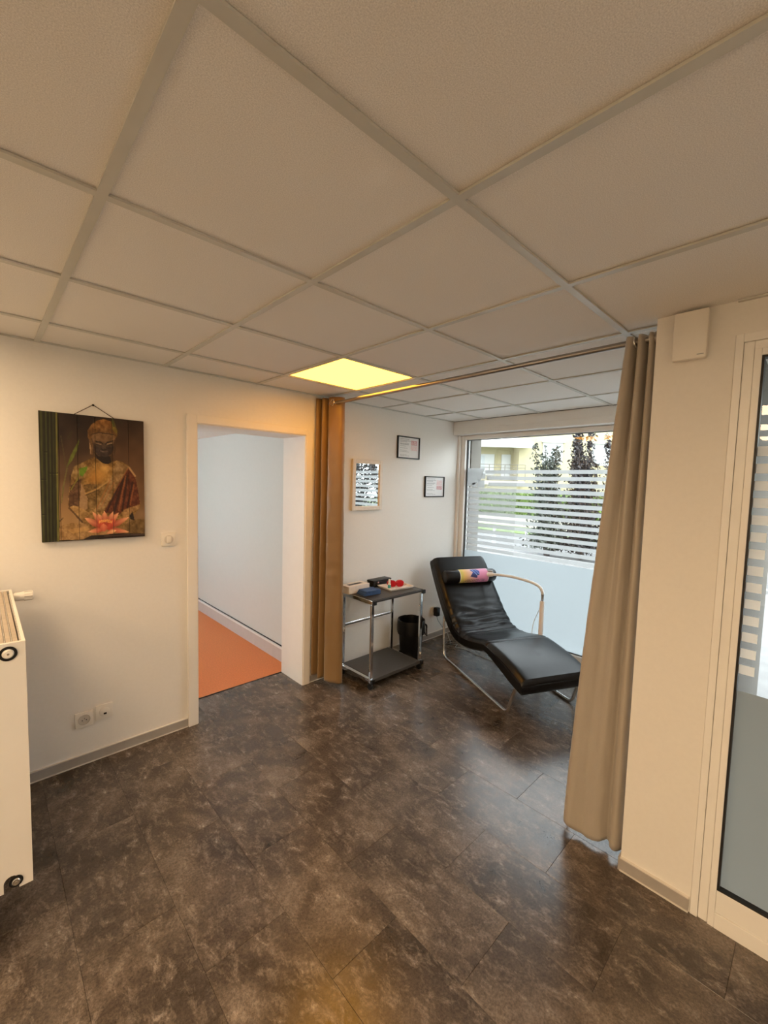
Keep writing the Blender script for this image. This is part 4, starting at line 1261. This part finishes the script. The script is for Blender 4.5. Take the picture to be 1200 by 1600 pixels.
# kraft envelope and small card
kx, ky = tloc(0.085, 0.045)
o = yawbox(MB(), kx, ky, 0.10, 0.075, ZR, ZR + 0.012, TYW - 0.05, 0.002).build('kraft_packet', KRAFT)
tag(o, 'flat brown paper packet at the far corner of the tray', 'packet')
kx, ky = tloc(-0.02, -0.065)
o = yawbox(MB(), kx, ky, 0.06, 0.022, ZR, ZR + 0.006, TYW + .1, 0.002).build('small_sachet', mat('sachet_pink', (0.72, 0.45, 0.42), 0.5, noise_scale=20), None)
tag(o, 'small pale pink sachet along the near edge of the tray', 'sachet')

# ---- bin
bx, by = 2.958, 2.672
t = thing('waste_bin', 'black waste bin with bag liner behind the trolley', 'bin', (bx, by, 0))
MB().lathe([(0.0, 0.0), (0.098, 0.0), (0.103, 0.01), (0.122, 0.33), (0.126, 0.335), (0.120, 0.335), (0.100, 0.02), (0.0, 0.015)], (bx, by, 0), 'z', 36).build('bin_body', BLKP, t, smooth=True)
b = MB()
seg = 64
rings = []
for i, (r, z) in enumerate(((0.108, 0.14), (0.118, 0.325), (0.122, 0.345), (0.128, 0.348), (0.132, 0.335), (0.133, 0.28), (0.132, 0.24), (0.128, 0.215))):
    ring = []
    for k in range(seg):
        a = 2 * math.pi * k / seg
        rr = r + (0.0035 * noise.noise(Vector((math.cos(a) * 6, math.sin(a) * 6, i * .6))) if i > 1 else 0)
        zz = z + (0.02 * noise.noise(Vector((math.cos(a) * 3, math.sin(a) * 3, 7))) if i > 5 else 0.004 * noise.noise(Vector((math.cos(a) * 5, math.sin(a) * 5, 2))))
        ring.append(b.bm.verts.new((bx + rr * math.cos(a), by + rr * math.sin(a), zz)))
    rings.append(ring)
for A_, B_ in zip(rings[:-1], rings[1:]):
    for k in range(seg): b.bm.faces.new((A_[k], A_[(k + 1) % seg], B_[(k + 1) % seg], B_[k]))
b.build('bag_liner', LINER, t, smooth=True)
kx, ky = bx + 0.10, by - 0.085
b = MB()
for k in range(5):
    a = k * 1.1
    b.tube(spline([(kx, ky, 0.30), (kx + .02 * math.cos(a), ky + .02 * math.sin(a) - .008, 0.28), (kx + .012 * math.cos(a + .6), ky + .012 * math.sin(a) - .015, 0.235 - .012 * k)], 4), 0.006, 6)
b.build('bag_knot', LINER, t, smooth=True)

# ---- recliner
CO = Vector((2.697, 1.498, 0)); CU = Vector((0.42868903, 0.90345211, 0)); CV = Vector((0.90345211, -0.42868903, 0))
def ch(s, off, z): return CO + CU * s + CV * off + Vector((0, 0, z))
t = thing('recliner', 'black leather reclining lounger on bent steel tube runners', 'recliner', ch(0.5, 0.3, 0))
top_pts = [(-0.185, 0.318), (-0.05, 0.366), (0.10, 0.398), (0.285, 0.418), (0.40, 0.398), (0.53, 0.368), (0.66, 0.356), (0.76, 0.378), (0.86, 0.448), (0.98, 0.565), (1.12, 0.712), (1.24, 0.842), (1.31, 0.915)]
bot_pts = [(-0.165, 0.205), (-0.04, 0.232), (0.10, 0.275), (0.300, 0.326), (0.40, 0.305), (0.53, 0.268), (0.67, 0.243), (0.80, 0.250), (0.93, 0.310), (1.06, 0.430), (1.20, 0.585), (1.32, 0.735), (1.385, 0.835)]
T_ = spline([(s, 0, z) for s, z in top_pts], 16)
B_ = spline([(s, 0, z) for s, z in bot_pts], 16)
n = len(T_)
def cushion():
    b = MB()
    WN = 26
    OFF0, OFF1 = -0.004, 0.588
    rows = []
    for i in range(n):
        tp, bp = T_[i], B_[i]
        f = i / (n - 1)
        # thickness shrinks at both ends to round them off
        e = min(1, min(f, 1 - f) / 0.018 + 0.55) if min(f, 1 - f) < 0.008 else 1
        mid = (tp + bp) / 2
        tp2 = mid + (tp - mid) * e; bp2 = mid + (bp - mid) * e
        d = (tp2 - bp2)
        ring = []
        # wrinkles in the hollow of the seat
        wamp = math.exp(-((tp.x - 0.80) / 0.17) ** 2)
        for j in range(WN + 1):
            w = j / WN
            edge = min(w, 1 - w)
            corner = 0.028 * (1 - min(1, edge / 0.06)) ** 2
            dome = 0.006 * (1 - (2 * w - 1) ** 4)
            wr_ = wamp * (0.013 * noise.noise(Vector((tp.x * 30 + 1.6 * math.sin(w * 3), w * 2.4, 4))) + 0.0075 * math.sin(tp.x * 110 + 1.7 * math.sin(w * 5 + 1)) * (0.4 + abs(noise.noise(Vector((tp.x * 9, w * 3, 8)))) * 1.4))
            seam = -0.007 * math.exp(-((tp.x - 0.285) / 0.007) ** 2)
            tuft = -0.0035 * math.exp(-(((tp.x - 0.06) / 0.03) ** 2 + ((w - 0.55) / 0.06) ** 2))
            head = 0
            if f > .93:
                head = 0.03 * (1 - min(1, edge / 0.09)) ** 2 * ((f - .93) / .07)
            p = tp2 + d.normalized() * (dome + wr_ + seam + tuft - corner - head)
            ring.append(b.bm.verts.new(ch(p.x, OFF0 + (OFF1 - OFF0) * w, p.z)))
        for j in range(WN, -1, -1):
            w = j / WN
            edge = min(w, 1 - w)
            corner = 0.02 * (1 - min(1, edge / 0.05)) ** 2
            p = bp2 + d.normalized() * corner
            ring.append(b.bm.verts.new(ch(p.x, OFF0 + (OFF1 - OFF0) * w, p.z)))
        rows.append(ring)
    L = len(rows[0])
    for A, C in zip(rows[:-1], rows[1:]):
        for k in range(L):
            b.bm.faces.new((A[k], A[(k + 1) % L], C[(k + 1) % L], C[k]))
    b.bm.faces.new(rows[0]); b.bm.faces.new(rows[-1][::-1])
    return b
cu = cushion().build('cushion', LEATHER, t, smooth=True)
# piping along the front lower edge and both upper sides
MB().tube([ch(-0.181, o, 0.283) for o in (-0.003, 0.3, 0.587)], 0.0035, 6).build('piping', LEATHER, cu)
for off in (-0.006, 0.590):
    MB().tube([ch(p.x * .5 + q.x * .5, off, p.z * .55 + q.z * .45 + .02) for p, q in zip(T_[4:-4:3], B_[4:-4:3])], 0.0016, 6).build('piping', LEATHER, cu)
for off in (0.008, 0.578):
    pts = bend([ch(1.03, off, 0.40), ch(1.015, off, 0.0125), ch(-0.02, off, 0.0125), ch(-0.045, off, 0.13), ch(-0.10, off, 0.24)], 0.075, 8)
    MB().tube(pts, 0.0125, 14).build('runner', SATIN, t, smooth=True)
MB().tube([ch(-0.09, 0.01, 0.225), ch(-0.09, 0.58, 0.225)], 0.011, 10).build('cross_tube', SATIN, t, smooth=True)
MB().tube([ch(1.02, 0.01, 0.36), ch(1.02, 0.58, 0.36)], 0.011, 10).build('cross_tube', SATIN, t, smooth=True)

# neck roll lying on the backrest
t = thing('neck_roll', 'black neck roll with colourful printed sleeve on the recliner', 'pillow', ch(1.10, 0.3, 0.74))
bk = Vector((1.24 - 1.12, 0, 0.842 - 0.712)).normalized(); bn = Vector((-bk.z, 0, bk.x))
pc = Vector((1.092, 0, 0.757))
R0 = 0.064
cvr = MB()
NS = 40
prof = [(0.0, 0.020), (0.034, 0.021), (0.055, 0.028), (0.063, 0.042)] + [(0.064, 0.042 + k * 0.051) for k in range(1, 10)] + [(0.063, 0.552), (0.055, 0.566), (0.034, 0.572), (0.0, 0.573)]
rings = []
for r, off in prof:
    rings.append([cvr.bm.verts.new(ch(pc.x + r * math.cos(a), off, pc.z + r * math.sin(a))) for a in [2 * math.pi * k / NS for k in range(NS)]])
for A, C in zip(rings[:-1], rings[1:]):
    for k in range(NS):
        cvr.bm.faces.new((A[k], A[(k + 1) % NS], C[(k + 1) % NS], C[k]))
cvr.build('roll', LEATHER, t, smooth=True)
# printed sleeve: a wrapped band with the print in its surface
SO0, SO1 = 0.165, 0.475
def sleeve():
    NA, NW = 90, 150
    RS = R0 + 0.0015
    A0, A1 = math.radians(250), math.radians(65)      # bottom edge .. over the front .. top
    def front(a): return a
    verts, cols = [], []
    poly = np.array([(0.40, 0.02), (0.60, 0.02), (0.685, 0.20), (0.665, 0.48), (0.59, 0.50), (0.58, 0.66), (0.50, 0.64), (0.34, 0.55), (0.455, 0.28), (0.385, 0.12)])
    def inside(x, y):
        c = False; j = len(poly) - 1
        for i in range(len(poly)):
            xi, yi = poly[i]; xj, yj = poly[j]
            if (yi > y) != (yj > y) and x < (xj - xi) * (y - yi) / (yj - yi) + xi: c = not c
            j = i
        return c
    for i in range(NA + 1):
        v_ = i / NA
        a = A1 + (A0 - A1) * v_
        # v in the visible strip: 0 at the upper line, 1 at the lower line
        for j in range(NW + 1):
            u = j / NW
            off = SO0 + (SO1 - SO0) * u
            verts.append(ch(pc.x + RS * math.cos(a), off, pc.z + RS * math.sin(a)))
            vv = (v_ - 0.18) / 0.72
            k = min(1, max(0, (u - .06) / .6))
            y_, p_ = np.array((0.80, 0.56, 0.10)), np.array((0.75, 0.28, 0.48))
            c = y_ * (1 - k) + p_ * k
            c = c * (1 - .35 * math.exp(-((u - .45) / .14) ** 2 - ((vv - .1) / .35) ** 2)) + np.array((.75, .72, .85)) * .35 * math.exp(-((u - .45) / .14) ** 2 - ((vv - .1) / .35) ** 2)
            if u < .12: c = c * np.array((.85, 1.0, 1.0))
            if inside(u, vv):
                c = np.array((0.02, 0.02, 0.14)) if vv > .42 else np.array((0.025, 0.05, 0.32))
                if abs((u - .45) - (vv - .1) * .33) < .012 or abs((u - .53) - (vv - .02) * .3) < .008: c = np.array((0.25, 0.40, 0.75))
            if u < .015 or u > .985: c = np.array((.8, .78, .74))
            cols.append((*c, 1))
    faces = []
    for i in range(NA):
        for j in range(NW):
            a = i * (NW + 1) + j
            faces.append((a, a + 1, a + NW + 2, a + NW + 1))
    me = bpy.data.meshes.new('printed_sleeve')
    me.from_pydata([tuple(v) for v in verts], [], faces)
    ca = me.color_attributes.new('print', 'FLOAT_COLOR', 'POINT')
    ca.data.foreach_set('color', np.array(cols, dtype=np.float32).ravel())
    for p in me.polygons: p.use_smooth = True
    me.materials.append(attr_mat('sleeve_print', 0.45))
    s = link('printed_sleeve', me, t)
    # lettering wrapped round the sleeve
    cu_ = bpy.data.curves.new('lettering', 'FONT'); cu_.body = 'LASERDOCENTER'; cu_.size = 1.0; cu_.resolution_u = 2
    to = bpy.data.objects.new('lettering_tmp', cu_); COL.objects.link(to)
    dg = bpy.context.evaluated_depsgraph_get()
    tm = bpy.data.meshes.new_from_object(to.evaluated_get(dg))
    bpy.data.objects.remove(to)
    xs_ = [v.co.x for v in tm.vertices]; ys_ = [v.co.y for v in tm.vertices]
    x0, x1, y0, y1 = min(xs_), max(xs_), min(ys_), max(ys_)
    for v in tm.vertices:
        u = 0.12 + 0.74 * (v.co.x - x0) / (x1 - x0)
        vv = 0.95 - 0.20 * (v.co.y - y0) / (y1 - y0)
        a = A1 + (A0 - A1) * (vv * .72 + .18)
        v.co = ch(pc.x + (RS + .0008) * math.cos(a), SO0 + (SO1 - SO0) * u, pc.z + (RS + .0008) * math.sin(a))
    tm.materials.clear(); tm.materials.append(INKD)
    link('lettering', tm, s)
sleeve()

# ---- laser arm standing behind the recliner
t = thing('treatment_arm', 'pale gooseneck treatment arm rising behind the recliner seat', 'device', ch(0.47, 0.66, 0))
MB().lathe([(0.0, 0.0), (0.085, 0.0), (0.085, 0.012), (0.07, 0.02), (0.02, 0.024), (0.0, 0.024)], ch(0.475, 0.665, 0), 'z', 28).build('base', GREYP, t, smooth=True)
pb = ch(0.475, 0.662, 0)
MB().lathe([(0.019, 0.02), (0.019, 0.648), (0.015, 0.655), (0.0, 0.655)], pb, 'z', 16).build('post', ARMW, t, smooth=True)
MB().lathe([(0.011, 0.65), (0.011, 0.70), (0.014, 0.705), (0.014, 0.715), (0.0, 0.715)], pb, 'z', 14).build('joint', GREYP, t, smooth=True)
ap = spline([pb + Vector((0, 0, 0.71)), ch(0.482, 0.66, 0.745), ch(0.525, 0.652, 0.778), ch(0.62, 0.63, 0.795), ch(0.80, 0.59, 0.797), ch(0.95, 0.54, 0.786), ch(1.00, 0.51, 0.780)], 8)
MB().tube(ap, 0.0135, 12).build('gooseneck', TUBEW, t, smooth=True)
hd_ = MB().tube([ch(0.99, 0.515, 0.782), ch(1.01, 0.50, 0.779), ch(1.035, 0.478, 0.775), ch(1.07, 0.435, 0.768), ch(1.078, 0.424, 0.766)], [0.011, 0.020, 0.024, 0.020, 0.017], 14).build('handpiece', ARMW, t, smooth=True)
MB().tube([ch(1.076, 0.426, 0.766), ch(1.092, 0.405, 0.763)], [0.015, 0.012], 12).build('nozzle', BLKP, hd_, smooth=True)
MB().tube([ch(1.02, 0.51, 0.805), ch(1.08, 0.46, 0.80), ch(1.10, 0.43, 0.795)], [0.012, 0.015, 0.012], 12).build('handle_clip', GREYP, hd_, smooth=True)
MB().tube(spline([pb + Vector((-.01, .015, 0.58)), ch(0.53, 0.66, 0.52), ch(0.575, 0.66, 0.42), ch(0.59, 0.66, 0.30), ch(0.60, 0.66, 0.05)], 6), 0.0028, 6).build('power_lead', PLAST, t, smooth=True)
